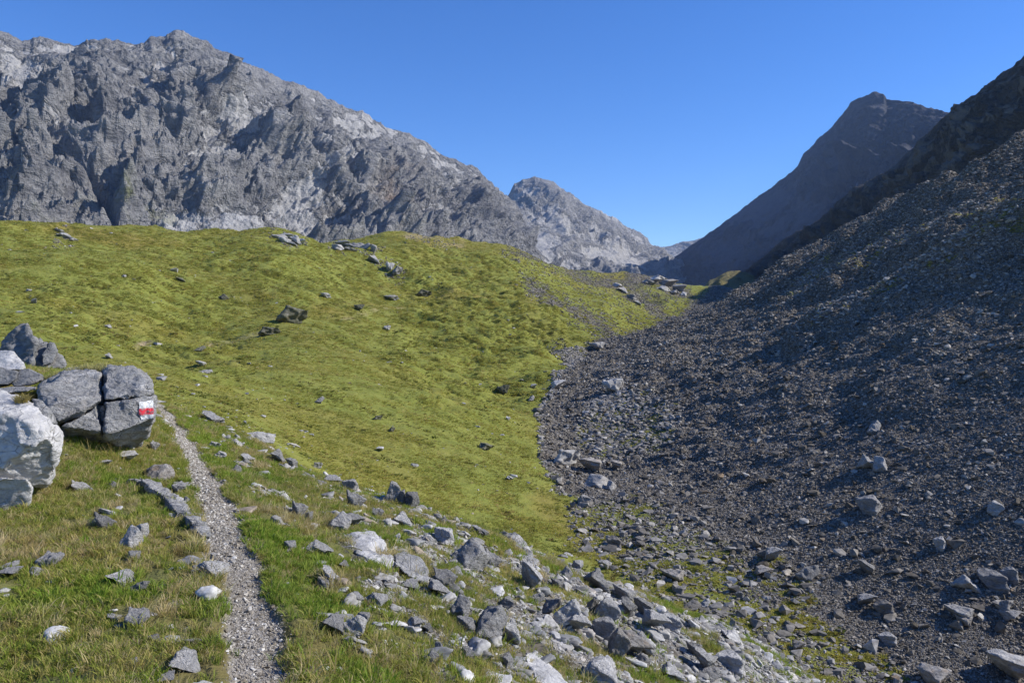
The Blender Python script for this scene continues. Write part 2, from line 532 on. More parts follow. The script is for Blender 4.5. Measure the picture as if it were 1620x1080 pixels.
def look(m, px, py):
    x = np.clip(px / MS - 0.5, 0, MW - 1.001); y = np.clip(py / MS - 0.5, 0, MH - 1.001)
    i = x.astype(int); j = y.astype(int); fx = x - i; fy = y - j
    return (m[j, i] * (1 - fx) + m[j, i + 1] * fx) * (1 - fy) + (m[j + 1, i] * (1 - fx) + m[j + 1, i + 1] * fx) * fy


# far maps
FR = np.zeros(gx_.shape) + 0.03
FR = np.maximum(FR, poly_mask([(935, 545), (1000, 527), (1060, 500), (1110, 475), (1140, 430), (1240, 340), (1620, 120), (1700, 100), (1700, 1300), (1330, 1300), (1330, 1085), (1240, 1000), (1150, 900), (1080, 840), (1000, 790), (930, 800), (880, 770), (860, 715), (856, 650), (880, 600), (905, 580)]))
def lower(m, pts, v):
    k = blur(poly_mask(pts), 3)
    return m * (1 - k) + np.minimum(m, v) * k
def raise_(m, pts, v):
    k = blur(poly_mask(pts), 3)
    return m * (1 - k) + np.maximum(m, v) * k
FR = lower(FR, [(910, 690), (925, 650), (960, 600), (1010, 620), (1080, 640), (1060, 700), (960, 725)], 0.33)
FR = lower(FR, [(930, 790), (1040, 785), (1140, 850), (1250, 880), (1300, 960), (1200, 950), (1060, 880), (960, 840)], 0.55)
FR = lower(FR, [(830, 850), (900, 820), (980, 810), (1060, 840), (1150, 920), (1330, 1000), (1480, 1085), (1240, 1085), (1100, 980), (950, 910)], 0.34)
FR = raise_(FR, [(900, 790), (1000, 785), (1100, 850), (1250, 1000), (1420, 1085), (1240, 1085), (1130, 985), (1000, 915), (900, 860)], 0.40)
FR = lower(FR, [(1250, 500), (1330, 470), (1500, 380), (1620, 340), (1620, 370), (1430, 440), (1330, 500), (1270, 515)], 0.62)
FR = lower(FR, [(1230, 440), (1420, 350), (1620, 262), (1620, 290), (1400, 385), (1260, 455)], 0.7)
for pts, w_, v_ in [([(835, 440), (880, 470), (920, 500), (965, 524)], 11, 0.75), ([(800, 398), (850, 405), (900, 425), (960, 450)], 9, 0.75), ([(880, 425), (930, 455), (985, 490), (1010, 515)], 5, 0.55), ([(960, 440), (1000, 462), (1045, 492)], 12, 0.7),
                    ([(1000, 436), (1050, 445), (1085, 462)], 12, 0.85), ([(1040, 470), (1100, 470)], 8, 0.6), ([(870, 545), (920, 575)], 8, 0.4), ([(950, 432), (1010, 435)], 4, 0.35), ([(430, 372), (480, 385)], 6, 0.55), ([(525, 388), (585, 392), (600, 410), (632, 435)], 6, 0.65), ([(640, 375), (720, 384)], 5, 0.45), ([(90, 370), (110, 378)], 5, 0.5)]:
    k = blur(line_mask(pts, w_), 2)
    FR = np.maximum(FR, k * v_)
FR = blur(FR, 6)
FD = np.zeros(gx_.shape)   # dryness
for pts, w_, v_ in [([(0, 358), (240, 368), (430, 372)], 9, .5), ([(620, 376), (740, 380), (830, 392)], 9, .7), ([(250, 400), (400, 470), (520, 540), (640, 590), (740, 640)], 16, .45), ([(860, 790), (920, 850), (1000, 880)], 22, .7), ([(950, 436), (1040, 440)], 9, .8), ([(780, 620), (860, 700)], 16, .35), ([(500, 475), (640, 480), (800, 470)], 9, .5), ([(820, 480), (900, 540), (930, 560)], 18, .4)]:
    FD = np.maximum(FD, blur(line_mask(pts, w_), 4) * v_)
FT = np.zeros(gx_.shape)
for pts, w_, v_ in [([(217, 553), (262, 543)], 3.2, 1), ([(300, 537), (335, 527)], 3.2, 1), ([(262, 543), (300, 537)], 2.5, .5), ([(335, 527), (420, 512)], 2.2, .5), ([(540, 495), (575, 490), (640, 476)], 1.5, .5), ([(640, 374), (700, 376)], 2, .8), ([(700, 385), (735, 380)], 2, .6)]:
    FT = np.maximum(FT, line_mask(pts, w_) * v_)
# near maps
NR = np.zeros(gx_.shape) + 0.06
NR = raise_(NR, [(320, 655), (345, 655), (440, 715), (600, 782), (800, 835), (965, 915), (1140, 975), (1330, 1085), (1330, 1300), (600, 1300), (560, 1040), (500, 930), (450, 840), (380, 740)], 0.36)
NR = raise_(NR, [(480, 770), (640, 800), (800, 845), (965, 920), (1140, 980), (1330, 1085), (1330, 1300), (700, 1300), (660, 1000), (560, 900)], 0.56)
NR = raise_(NR, [(830, 900), (1000, 940), (1140, 990), (1330, 1090), (1330, 1300), (850, 1300), (780, 1010)], 0.82)
NR = raise_(NR, [(290, 890), (340, 880), (355, 920), (320, 935)], 0.6)
NR = raise_(NR, [(230, 800), (300, 810), (330, 860), (260, 880), (250, 990), (300, 1000), (290, 950)], 0.3)
NR = blur(NR, 3)

edge_D = np.interp(ug, [-1, -0.44, -0.3, -0.16, 0, 0.13, 0.27, 0.38, 0.5], [15, 15, 14.6, 12.8, 12.5, 12.6, 12.4, 12, 11])
near = 1 - smooth(0, 3.0, D - edge_D[None, :])
warp = fbm(X * 0.5, D * 0.5, octaves=3) * 14
rock = look(NR, PX + warp, PY + warp) * near + look(FR, PX + warp * 0.8, PY - warp * 0.5) * (1 - near)
dry = look(FD, PX + warp, PY) * (1 - near) + near * np.clip(0.35 + fbm(X * 0.9, D * 0.9, octaves=3) * 0.9, 0, 1)
trail = look(FT, PX, PY) * (1 - near)
dry = np.clip(dry + (1 - near) * np.clip(fbm(X * 0.05, D * 0.05, octaves=4) * 1.3 - 0.05, 0, 0.5), 0, 1)

# near trail: centre line on the ground
TR = [(412, 1140), (405, 1080), (398, 1010), (385, 950), (375, 900), (355, 840), (340, 790), (322, 750), (300, 710), (278, 678), (262, 655), (250, 640)]
TRW = []
for px, py in TR:
    u, s = pix(px, py)
    col = np.array([np.interp(u, ug, Sf[r]) for r in range(0, 420)])
    k = np.argmax(col >= s) if (col >= s).any() else 419
    TRW.append((float(u) * math.exp(wg[k]), math.exp(wg[k])))
TRW = [(TRW[0][0] + 0.03, 1.0)] + TRW + [(TRW[-1][0] - 0.6, TRW[-1][1] + 3)]


def trail_dist(x, y):
    d = np.full(np.shape(x), 1e9)
    for (x0, y0), (x1, y1) in zip(TRW[:-1], TRW[1:]):
        vx, vy = x1 - x0, y1 - y0
        t = np.clip(((x - x0) * vx + (y - y0) * vy) / (vx * vx + vy * vy + 1e-9), 0, 1)
        d = np.minimum(d, np.hypot(x - x0 - t * vx, y - y0 - t * vy))
    return d


td = trail_dist(X, D) + fbm(X * 3.5, D * 3.5, octaves=3) * 0.045 + fbm(X * 1.1, D * 1.1, octaves=2) * 0.06
tm = (1 - smooth(0.105, 0.150, td)) * near
trail = np.maximum(trail, tm)
rock = rock * (1 - tm)

# ---- relief
scale_far = np.clip(D / 60, 0.25, 1.6)
gr = np.clip(1 - rock * 1.3, 0, 1)
tus = (ridged(X * 0.55 + 0.25 * D, D * 0.9, octaves=3) - 0.9) * 0.11 + fbm(X * 1.7, D * 2.3, octaves=3) * 0.10
big = fbm(X * 0.06, D * 0.06, octaves=3) * 1.1 + ridged(X * 0.030 + 4, D * 0.021 - X * 0.012, octaves=2) * 1.6 - 1.3
FSK = np.zeros(gx_.shape) + 0.45
for pts, v_ in [([(630, 385), (800, 400), (900, 480), (900, 560), (760, 560), (640, 470)], 1.9), ([(0, 430), (300, 440), (420, 560), (350, 640), (200, 560), (0, 520)], 1.2), ([(200, 372), (430, 372), (640, 440), (480, 470), (300, 420)], 1.1), ([(640, 480), (880, 480), (860, 640), (700, 660), (600, 560)], 1.3)]:
    FSK = raise_(FSK, pts, v_)
FSK = blur(FSK, 10)
SK = look(FSK, PX, PY)
streak = SK * np.clip(fbm(X * 0.22 + D * 0.10, D * 0.42 - X * 0.12, octaves=4, gain=0.5), -0.6, 0.6) * 0.8
Zf = big * smooth(30, 120, D) + (tus * 0.6 + streak * smooth(25, 70, D) * 0.9) * gr + rock * fbm(X * 0.35, D * 0.35, octaves=5, gain=0.6) * 0.55 * smooth(18, 70, D)
# folds running down the scree slope
fold = ridged((X * 0.35 - D * 0.94) * 0.030, (X * 0.94 + D * 0.35) * 0.008, octaves=4) - 1.0
Zf = Zf + smooth(0.5, 0.9, rock) * smooth(45, 90, D) * smooth(12, 40, X - gully(D)[0]) * (fold * 4.2 + fbm(X * 0.09, D * 0.09, octaves=4) * 1.6)
FH = np.zeros(gx_.shape)
for pts, w_, v_ in [([(1700, 310), (1620, 345), (1500, 400), (1400, 455), (1330, 485), (1265, 512)], 20, 1.0), ([(1620, 290), (1500, 350), (1400, 398), (1320, 430)], 12, .4), ([(1640, 560), (1500, 600), (1400, 640)], 34, .5), ([(1700, 420), (1560, 470), (1450, 540)], 18, .45), ([(1300, 600), (1180, 640)], 18, .25)]:
    FH = np.maximum(FH, blur(line_mask(pts, w_), 5) * v_)
Z = Z + look(FH, PX, PY) * 0.022 * D * (1 - near)
Zn = fbm(X * 0.8, D * 0.8, octaves=3) * 0.05 + fbm(X * 5, D * 5, octaves=3, gain=0.6) * 0.022 * (1 - tm) + rock * fbm(X * 3, D * 3, octaves=4, gain=0.6) * 0.07 - 0.022 * tm + 0.02 * np.exp(-((td - 0.2) / 0.05) ** 2)
Z = Z + Zn * near + Zf * (1 - near)
S = (Z - EYE) / D
cmx = np.maximum.accumulate(S, axis=0)
VIS = S >= np.roll(cmx, 1, axis=0) - 0.003
VIS[0] = True
PX, PY = unpix(U, S)

me = grid_mesh('terrain', X, D, Z, {'rock': rock, 'trail': trail, 'dry': dry, 'far': (1 - near)}, flip=False)
ter = link('terrain', me, M['terrain'], kind='structure')
ter['label'] = 'grassy alpine valley ground with trail, gully and scree slope'


def bil(F2, u, w):
    j = np.clip(np.searchsorted(ug, u) - 1, 0, len(ug) - 2); i = np.clip(np.searchsorted(wg, w) - 1, 0, len(wg) - 2)
    a = np.clip((u - ug[j]) / (ug[j + 1] - ug[j]), 0, 1); b = np.clip((w - wg[i]) / (wg[i + 1] - wg[i]), 0, 1)
    return (F2[i, j] * (1 - a) + F2[i, j + 1] * a) * (1 - b) + (F2[i + 1, j] * (1 - a) + F2[i + 1, j + 1] * a) * b


def ground_z(x, y):
    return bil(Z, np.asarray(x) / np.asarray(y), np.log(np.asarray(y)))


def hit(px, py, dmin=2.0, dmax=700):
    """the ground point that shows at a picture position"""
    u, s = map(float, pix(px, py))
    ws = np.linspace(math.log(dmin), math.log(dmax), 1500)
    ss = bil(S, np.full(ws.shape, u), ws)
    ok = ss >= s
    k = int(np.argmax(ok)) if ok.any() else int(np.argmax(ss))
    Dh = math.exp(ws[k])
    return Vector((u * Dh, Dh, float(ground_z(u * Dh, Dh))))

# ------------------------------------------------------------------ mountains


def sheet(name, crest, base, mat, ncol, nrow, amp, wave, seed, ridges=(), scree_pts=(), warm_pts=(), green_pts=(), shade_pts=(), prof=1.15, crest_rough=2.6, aniso=(1.0, 0.45), back=0.45, lean=0.0, scree_bias=0.0):
    cx = [c[0] for c in crest]
    px = np.linspace(cx[0], cx[-1], ncol)
    cy = np.interp(px, cx, [c[1] for c in crest]); cD = np.interp(px, cx, [c[2] for c in crest])
    bx = [b[0] for b in base]
    by = np.interp(px, bx, [b[1] for b in base]); bD = np.interp(px, bx, [b[2] for b in base])
    cu, cs = pix(px, cy); bu, bs = pix(px, by)
    Xc, Yc, Zc = cu * cD, cD, EYE + cs * cD
    Xb, Yb, Zb = bu * bD, bD, EYE + bs * bD
    nb = max(8, nrow // 10)
    v = np.linspace(0, 1, nrow)[:, None]
    Xs = Xb + (Xc - Xb) * v
    Ys = Yb + (Yc - Yb) * v
    Zs = Zb + (Zc - Zb) * (v ** prof)
    pu, ps = Xs / Ys, (Zs - EYE) / Ys
    ppx, ppy = unpix(pu, ps)
    # local frame
    dXv, dYv, dZv = [np.gradient(a, axis=0) for a in (Xs, Ys, Zs)]
    dXu, dYu, dZu = [np.gradient(a, axis=1) for a in (Xs, Ys, Zs)]
    N = np.stack([dYu * dZv - dZu * dYv, dZu * dXv - dXu * dZv, dXu * dYv - dYu * dXv], -1)
    N /= np.linalg.norm(N, axis=-1, keepdims=True) + 1e-9
    if N[..., 1].mean() > 0: N = -N
    wx = fbm(Xs / wave / 2.2 + seed, Ys / wave / 2.2, Zs / wave / 2.2, octaves=3) * 0.28
    a = Xs / wave * aniso[0] + wx + lean * Zs / wave
    b = Zs / wave * aniso[1] + wx * 0.6
    c = Ys / wave * aniso[1] + seed * 3.1
    r1 = ridged(a, b, c, octaves=7, gain=0.55)
    f1 = fbm(Xs / wave * 1.7, Ys / wave * 1.7 + seed, Zs / wave * 2.6, octaves=7, gain=0.61)
    bl = ridged(Xs / wave * 5.1 - seed, Ys / wave * 3.1, Zs / wave * 3.7, octaves=4, gain=0.6) - 0.8
    tay = np.minimum(1.0, 0.12 + 3.0 * (1 - v)) * smooth(-0.02, 0.12, v)
    smo = np.zeros_like(Xs)
    for (qx, qy, rx, ry, val) in scree_pts:
        smo = np.maximum(smo, val * np.exp(-(((ppx - qx) / rx) ** 2 + ((ppy - qy) / ry) ** 2)))
    h = (r1 - 0.85) * amp * 0.8 + f1 * amp * 0.62 + bl * amp * 0.10
    h = h * (1 - smo * 0.8)
    for pts, w_, hh in ridges:
        d = np.full(Xs.shape, 1e9)
        for (x0, y0), (x1, y1) in zip(pts[:-1], pts[1:]):
            vx, vy = x1 - x0, y1 - y0
            t = np.clip(((ppx - x0) * vx + (ppy - y0) * vy) / (vx * vx + vy * vy), 0, 1)
            d = np.minimum(d, np.hypot(ppx - x0 - t * vx, ppy - y0 - t * vy))
        h = h + hh * 0.7 * smooth(0.0, 0.35, 1 - v) * np.exp(-(d / w_) ** 1.5) * (0.7 + 0.6 * np.clip(f1 + 0.5, 0, 1))
    h = h * tay
    Xs = Xs + N[..., 0] * h; Ys = Ys + N[..., 1] * h; Zs = Zs + N[..., 2] * h
    # jagged crest
    jag = (ridged(px / 23.0 + seed, px * 0 + seed, octaves=5, gain=0.6) - 0.9) * crest_rough
    k = smooth(0.86, 1.0, v)
    Zs = Zs + k * jag[None, :] * cD[None, :] / F
    # far side falls away behind
    vb = np.linspace(0, 1, nb + 1)[1:, None]
    Hc = (Zc - Zb)[None, :]
    dist = Hc * 1.2
    Xk = Xs[-1] + 0 * vb; Yk = Ys[-1] + dist * vb; Zk = Zs[-1] - Hc * (vb ** 1.1) * 0.95
    scree = np.clip(0.34 - (r1 - 0.75) * 0.5 - f1 * 0.35 + smo * 0.75 + scree_bias, 0, 1)
    wm = np.zeros_like(scree); gm = np.zeros_like(scree)
    for (qx, qy, rx, ry, val) in warm_pts:
        wm = np.maximum(wm, val * np.exp(-(((ppx - qx) / rx) ** 2 + ((ppy - qy) / ry) ** 2)))
    for (qx, qy, rx, ry, val) in green_pts:
        gm = np.maximum(gm, val * np.exp(-(((ppx - qx) / rx) ** 2 + ((ppy - qy) / ry) ** 2)))
    crag_shade = np.zeros_like(scree)  # mask for crag shade painted as darker rock colour
    for (qx, qy, rx, ry, val) in shade_pts:
        crag_shade = np.maximum(crag_shade, val * np.exp(-(((ppx - qx) / rx) ** 2 + ((ppy - qy) / ry) ** 2)))
    crag_shade = np.clip(crag_shade * (0.35 + 0.9 * np.clip(r1 - 0.4, 0, 1)), 0, 1)
    cat = lambda a, b: np.concatenate([a, b], 0)
    z0 = np.zeros_like(Xk)
    me = grid_mesh(name, cat(Xs, Xk), cat(Ys, Yk), cat(Zs, Zk), {'scree': cat(scree, z0 + 0.3), 'dark': cat(crag_shade, z0), 'warm': cat(wm, z0), 'green': cat(gm, z0)})
    return link(name, me, mat, kind='structure')


sheet('mountain',
      [(-160, 30, 1000), (-60, 52, 1000), (0, 46, 1010), (14, 50, 1015), (35, 66, 1020), (60, 60, 1030), (80, 63, 1035), (118, 73, 1045), (135, 62, 1050), (150, 60, 1055), (190, 64, 1070), (228, 68, 1080), (240, 59, 1090), (262, 58, 1100), (277, 49, 1110), (290, 49, 1120), (305, 58, 1125), (322, 62, 1135), (345, 78, 1150), (362, 82, 1160), (385, 100, 1180), (420, 112, 1200), (450, 126, 1230), (480, 135, 1260), (515, 152, 1290), (545, 171, 1320), (575, 174, 1350), (590, 184, 1370), (606, 197, 1390), (640, 208, 1430), (672, 222, 1470), (700, 243, 1510), (730, 255, 1560), (755, 266, 1600), (775, 285, 1650), (795, 305, 1690), (812, 318, 1720), (830, 350, 1740), (850, 392, 1750), (880, 420, 1750)],
      [(-160, 440, 560), (0, 440, 560), (240, 440, 600), (420, 440, 650), (600, 440, 760), (760, 440, 960), (830, 440, 1120), (880, 440, 1400)],
      M['mount_left'], 880, 420, 31, 105, 3.0,
      ridges=[([(285, 60), (320, 130), (360, 180), (430, 235), (500, 290), (560, 330), (640, 400)], 16, 42), ([(440, 168), (455, 200), (520, 250), (600, 300)], 12, 40), ([(150, 70), (130, 130), (100, 170), (60, 220), (30, 300)], 20, 36),
              ([(345, 150), (300, 200), (230, 260), (200, 330)], 12, 26), ([(400, 175), (480, 235), (560, 300), (610, 350)], 9, -34), ([(600, 260), (610, 320), (605, 370)], 10, 22), ([(660, 300), (690, 380)], 9, 24), ([(90, 230), (160, 300), (180, 360)], 8, -30), ([(700, 250), (760, 320), (800, 380)], 9, 18)],
      scree_pts=[(390, 175, 34, 16, 0.9), (430, 215, 30, 12, .8), (370, 355, 60, 26, 1.0), (300, 345, 50, 16, .8), (560, 255, 60, 22, .6), (520, 190, 50, 14, .5), (480, 300, 34, 30, .5), (50, 90, 60, 25, .5), (150, 345, 40, 10, .7), (320, 250, 30, 20, .4)],
      warm_pts=[(625, 300, 30, 30, 0.7), (615, 350, 12, 30, .8), (700, 320, 30, 25, .3)], green_pts=[(215, 335, 60, 14, 0.9), (90, 350, 60, 10, .5)],
      shade_pts=[(30, 270, 90, 90, 1), (130, 290, 90, 60, 1), (180, 190, 70, 50, .7), (170, 95, 60, 26, .9), (300, 80, 50, 26, .9), (330, 120, 40, 40, .7), (450, 195, 34, 22, 1), (500, 220, 40, 14, .7), (600, 190, 40, 14, .8), (380, 300, 50, 24, .7), (660, 340, 60, 36, 1), (760, 330, 60, 50, .9), (700, 260, 50, 16, .7), (300, 190, 50, 30, .6), (230, 260, 50, 40, .6)],  # ellipses where the crags' shade is put into the colour
      lean=-0.35, scree_bias=0.04)

sheet('mountain',
      [(700, 345, 2900), (760, 340, 2900), (800, 312, 2900), (812, 292, 2900), (826, 282, 2900), (850, 279, 2900), (868, 284, 2900), (878, 290, 2920), (900, 305, 2950), (930, 324, 3000), (958, 335, 3050), (985, 352, 3100), (1010, 368, 3150), (1030, 384, 3200), (1045, 392, 3200), (1075, 410, 3200), (1110, 432, 3200)],
      [(700, 455, 1500), (850, 455, 1600), (1000, 452, 1800), (1110, 458, 2100)],
      M['mount_left'], 380, 210, 42, 210, 8.0,
      ridges=[([(850, 285), (880, 330), (900, 370)], 9, 40), ([(895, 305), (930, 350), (980, 385)], 8, 40), ([(830, 345), (860, 350), (950, 385), (1010, 400)], 7, -30)],
      scree_pts=[(850, 385, 60, 30, 1.0), (950, 400, 60, 16, .9), (1000, 412, 60, 10, .8)], lean=-0.3, scree_bias=0.12)

sheet('mountain',
      [(930, 410, 4300), (985, 398, 4300), (1030, 392, 4300), (1045, 391, 4300), (1062, 388, 4300), (1080, 382, 4300), (1110, 377, 4300), (1160, 372, 4300), (1230, 370, 4300)],
      [(930, 450, 3400), (1060, 450, 3400), (1230, 450, 3400)],
      M['mount_left'], 200, 110, 45, 260, 5.0, scree_pts=[(1060, 405, 50, 15, .9)], crest_rough=1.0)

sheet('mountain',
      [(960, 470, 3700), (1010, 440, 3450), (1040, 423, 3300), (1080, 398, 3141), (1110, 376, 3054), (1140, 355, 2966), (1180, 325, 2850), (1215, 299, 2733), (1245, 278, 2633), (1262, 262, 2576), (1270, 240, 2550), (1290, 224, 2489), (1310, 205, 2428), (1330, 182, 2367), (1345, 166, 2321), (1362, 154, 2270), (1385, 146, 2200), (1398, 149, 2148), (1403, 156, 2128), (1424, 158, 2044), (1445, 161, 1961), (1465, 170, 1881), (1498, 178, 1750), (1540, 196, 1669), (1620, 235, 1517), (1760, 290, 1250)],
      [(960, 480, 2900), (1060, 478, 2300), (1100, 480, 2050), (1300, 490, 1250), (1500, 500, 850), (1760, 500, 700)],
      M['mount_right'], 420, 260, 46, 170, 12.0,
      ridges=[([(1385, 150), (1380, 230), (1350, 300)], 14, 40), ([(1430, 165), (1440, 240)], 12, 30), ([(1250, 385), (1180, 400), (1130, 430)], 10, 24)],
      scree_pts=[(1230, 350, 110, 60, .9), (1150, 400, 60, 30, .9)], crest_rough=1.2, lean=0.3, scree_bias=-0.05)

sheet('ridge',
      [(1105, 476, 1000), (1130, 468, 947), (1160, 456, 884), (1180, 440, 842), (1195, 420, 810), (1215, 400, 768), (1240, 376, 716), (1275, 362, 673), (1300, 346, 643), (1325, 322, 613), (1350, 302, 583), (1385, 282, 553), (1420, 262, 523), (1455, 222, 494), (1495, 180, 460), (1530, 155, 439), (1560, 135, 422), (1590, 113, 405), (1620, 90, 389), (1760, 5, 339), (1900, -50, 289)],
      [(1105, 480, 620), (1300, 455, 345), (1500, 430, 245), (1620, 410, 208), (1900, 380, 158)],
      M['ridge_right'], 360, 230, 15, 55, 15.0,
      ridges=[([(1350, 310), (1390, 370), (1420, 420)], 16, 12), ([(1240, 380), (1260, 430)], 9, 8)],
      scree_pts=[(1480, 260, 60, 26, .5)], crest_rough=1.6, lean=0.5, scree_bias=-0.05)

M['knoll'] = mountain_material('dry_turf_and_rock', (0.10, 0.095, 0.05), (0.20, 0.17, 0.06), (0.27, 0.22, 0.085), (0.19, 0.165, 0.07), 6.0, 1.2)
sheet('hill',
      [(1080, 474, 585), (1098, 464, 585), (1112, 456, 585), (1120, 444, 585), (1135, 438, 586), (1150, 429, 588), (1170, 428, 590), (1185, 433, 592), (1205, 440, 594), (1240, 452, 596), (1270, 470, 596)],
      [(1080, 482, 500), (1150, 480, 500), (1270, 500, 500)],
      M['knoll'], 90, 60, 3.0, 16, 21.0, scree_pts=[(1165, 440, 30, 10, .8)], crest_rough=0.8)

# ------------------------------------------------------------------ rocks


def hull_mesh(name, pts, mat, voxel, rough=0.03, freq=3.0, seed=0, chips=0, aniso=(1, 1, 1), strata=0.0, ledge=0.0):
    bm = bmesh.new()
    for p in pts: bm.verts.new(p)
    r = bmesh.ops.convex_hull(bm, input=bm.verts)
    bmesh.ops.delete(bm, geom=[v for v in bm.verts if not v.link_faces], context='VERTS')
    if chips:
        rc = np.random.default_rng(seed + 77)
        for _ in range(chips):
            nv = Vector(rc.normal(size=3)); nv.normalize()
            sup = max(v.co.dot(nv) for v in bm.verts); low = min(v.co.dot(nv) for v in bm.verts)
            cut = sup - (sup - low) * rc.uniform(0.03, 0.08)
            bmesh.ops.bisect_plane(bm, geom=bm.verts[:] + bm.edges[:] + bm.faces[:], plane_co=nv * cut, plane_no=nv, clear_outer=True)
            bmesh.ops.delete(bm, geom=bm.faces[:], context='FACES_ONLY')
            bmesh.ops.delete(bm, geom=bm.edges[:], context='EDGES_FACES')
            bmesh.ops.convex_hull(bm, input=bm.verts)
            bmesh.ops.delete(bm, geom=[v for v in bm.verts if not v.link_faces], context='VERTS')
    bmesh.ops.recalc_face_normals(bm, faces=bm.faces)
    me = bpy.data.meshes.new(name + '_tmp')
    bm.to_mesh(me); bm.free()
    o = bpy.data.objects.new(name + '_tmp', me)
    COL.objects.link(o)
    md = o.modifiers.new('r', 'REMESH'); md.mode = 'VOXEL'; md.voxel_size = voxel; md.use_smooth_shade = True
    ev = o.evaluated_get(C.evaluated_depsgraph_get())
    out = bpy.data.meshes.new_from_object(ev)
    out.name = name
    bpy.data.objects.remove(o); bpy.data.meshes.remove(me)
    n = len(out.vertices)
    co = np.empty(n * 3, np.float32); out.vertices.foreach_get('co', co); co = co.reshape(-1, 3)
    no = np.empty(n * 3, np.float32); out.vertices.foreach_get('normal', no); no = no.reshape(-1, 3)
    q = co * freq * np.array(aniso) + seed * 7.13
    d = fbm(q[:, 0], q[:, 1], q[:, 2], octaves=5, gain=0.55) * rough
    d = d + (np.clip(ridged(q[:, 0] * 0.7, q[:, 1] * 0.7, q[:, 2] * 0.7, octaves=3), 0, 1.4) - 0.7) * rough * 0.7
    if ledge:
        tt = fbm(q[:, 0] * 0.55 + 3, q[:, 1] * 0.55, q[:, 2] * 0.8, octaves=4, gain=0.55) * 3.2
        fr = tt - np.floor(tt)
        d = d + (np.floor(tt) + smooth(0.38, 0.5, fr) - 0.5) * ledge
    if strata:
        pl = (q[:, 0] * 0.45 + q[:, 2] * 0.9 + q[:, 1] * 0.2) * 1.3 + fbm(q[:, 0] * .5, q[:, 1] * .5, q[:, 2] * .5, octaves=2) * 0.7
        d = d + (np.abs((pl % 1) - 0.5) * 2) ** 0.35 * strata - strata * 0.7
    co = co + no * d[:, None]
    out.vertices.foreach_set('co', co.ravel())
    out.polygons.foreach_set('use_smooth', np.ones(len(out.polygons), bool))
    out.update()
    out.materials.clear(); out.materials.append(mat)
    return out


def rock_points(k, rs, flat=1.0):
    out = []
    for i in range(k):
        v = rs.normal(size=3); v /= np.linalg.norm(v)
        v = np.sign(v) * np.abs(v) ** 0.8
        out.append(Vector((v[0] * 0.5, v[1] * 0.5, v[2] * 0.5 * flat)) * rs.uniform(0.8, 1.0))
    return out


def normalize(me):
    n = len(me.vertices)
    co = np.empty(n * 3, np.float32); me.vertices.foreach_get('co', co); co = co.reshape(-1, 3)
    lo, hi = co.min(0), co.max(0)
    co = (co - (lo + hi) / 2) / (hi - lo)
    co[:, 2] += 0.5
    me.vertices.foreach_set('co', co.ravel()); me.update()


PROTO = []
for i in range(9):
    rs = np.random.default_rng(100 + i)
    me = hull_mesh('rock_shape', rock_points(rs.integers(8, 12), rs), M['lime'], 0.034, 0.04, 3.2, i, strata=0.035 if i % 2 == 0 else 0)
    normalize(me)
    PROTO.append(me)
MATV = {'lime': 0, 'dark': 1, 'scree': 2, 'mossy': 3}
PROTO_MAT = {}


def proto(i, mat):
    key = (i % len(PROTO), mat)
    if key not in PROTO_MAT:
        if mat == 'lime':
            PROTO_MAT[key] = PROTO[key[0]]
        else:
            m2 = PROTO[key[0]].copy(); m2.materials.clear(); m2.materials.append(M[mat]); PROTO_MAT[key] = m2
    return PROTO_MAT[key]


NRK = 0


def rock_at(px, py, w, h, label, mat='lime', tilt=0.0, group=None, name='rock', dmin=2.0, depth=1.35, rot=None, sink=0.3, cat='rock'):
    """a rock whose middle shows at (px, py), w by h picture pixels large, standing on the ground there"""
    global NRK
    NRK += 1
    g = hit(px, py + h * 0.42, dmin)
    k = g.y / F
    o = link(name, proto(NRK * 5 + int(px), mat), label=label, cat=cat, group=group)
    rs = random.Random(int(px * 13 + py))
    W_, H_ = w * k, h * k
    o.scale = (W_ * 1.05, W_ * depth * rs.uniform(0.8, 1.05), H_ * (1 + sink) * 1.05)
    o.rotation_euler = (rs.uniform(-0.12, 0.12), tilt + rs.uniform(-0.08, 0.08), rs.uniform(-0.4, 0.4) if rot is None else rot)
    o.location = (g.x, g.y + W_ * 0.2, float(ground_z(g.x, g.y + W_ * 0.1)) - H_ * sink)
    return o


def hp(lst):
    return [P3(a, b, d) for a, b, d in lst]


def block(name, lst, mat, parent, vox=0.016, rough=0.02, freq=3.0, seed=0, strata=0.0, aniso=(1, 1, 1), skew=False):
    if skew:      # the face of the marked boulder leans back and turns to the right
        lst = [(a, b, d + ((a - 160) * 0.0022 + (650 - b) * 0.003 if d < 8.6 and b < 690 else 0)) for a, b, d in lst]
    pts = hp(lst)
    loc = parent.location
    me = hull_mesh(name, [p - loc for p in pts], mat, vox, rough, freq, seed, strata=strata, aniso=aniso, ledge=rough * 0.35, chips=0 if skew else 3)
    return link(name, me, None, parent)


def empty(name, loc, label, cat, group=None):
    o = bpy.data.objects.new(name, None); COL.objects.link(o); o.location = loc
    o.empty_display_size = 0.1
    o['label'] = label; o['category'] = cat
    if group: o['group'] = group
    C.view_layer.update()
    return o


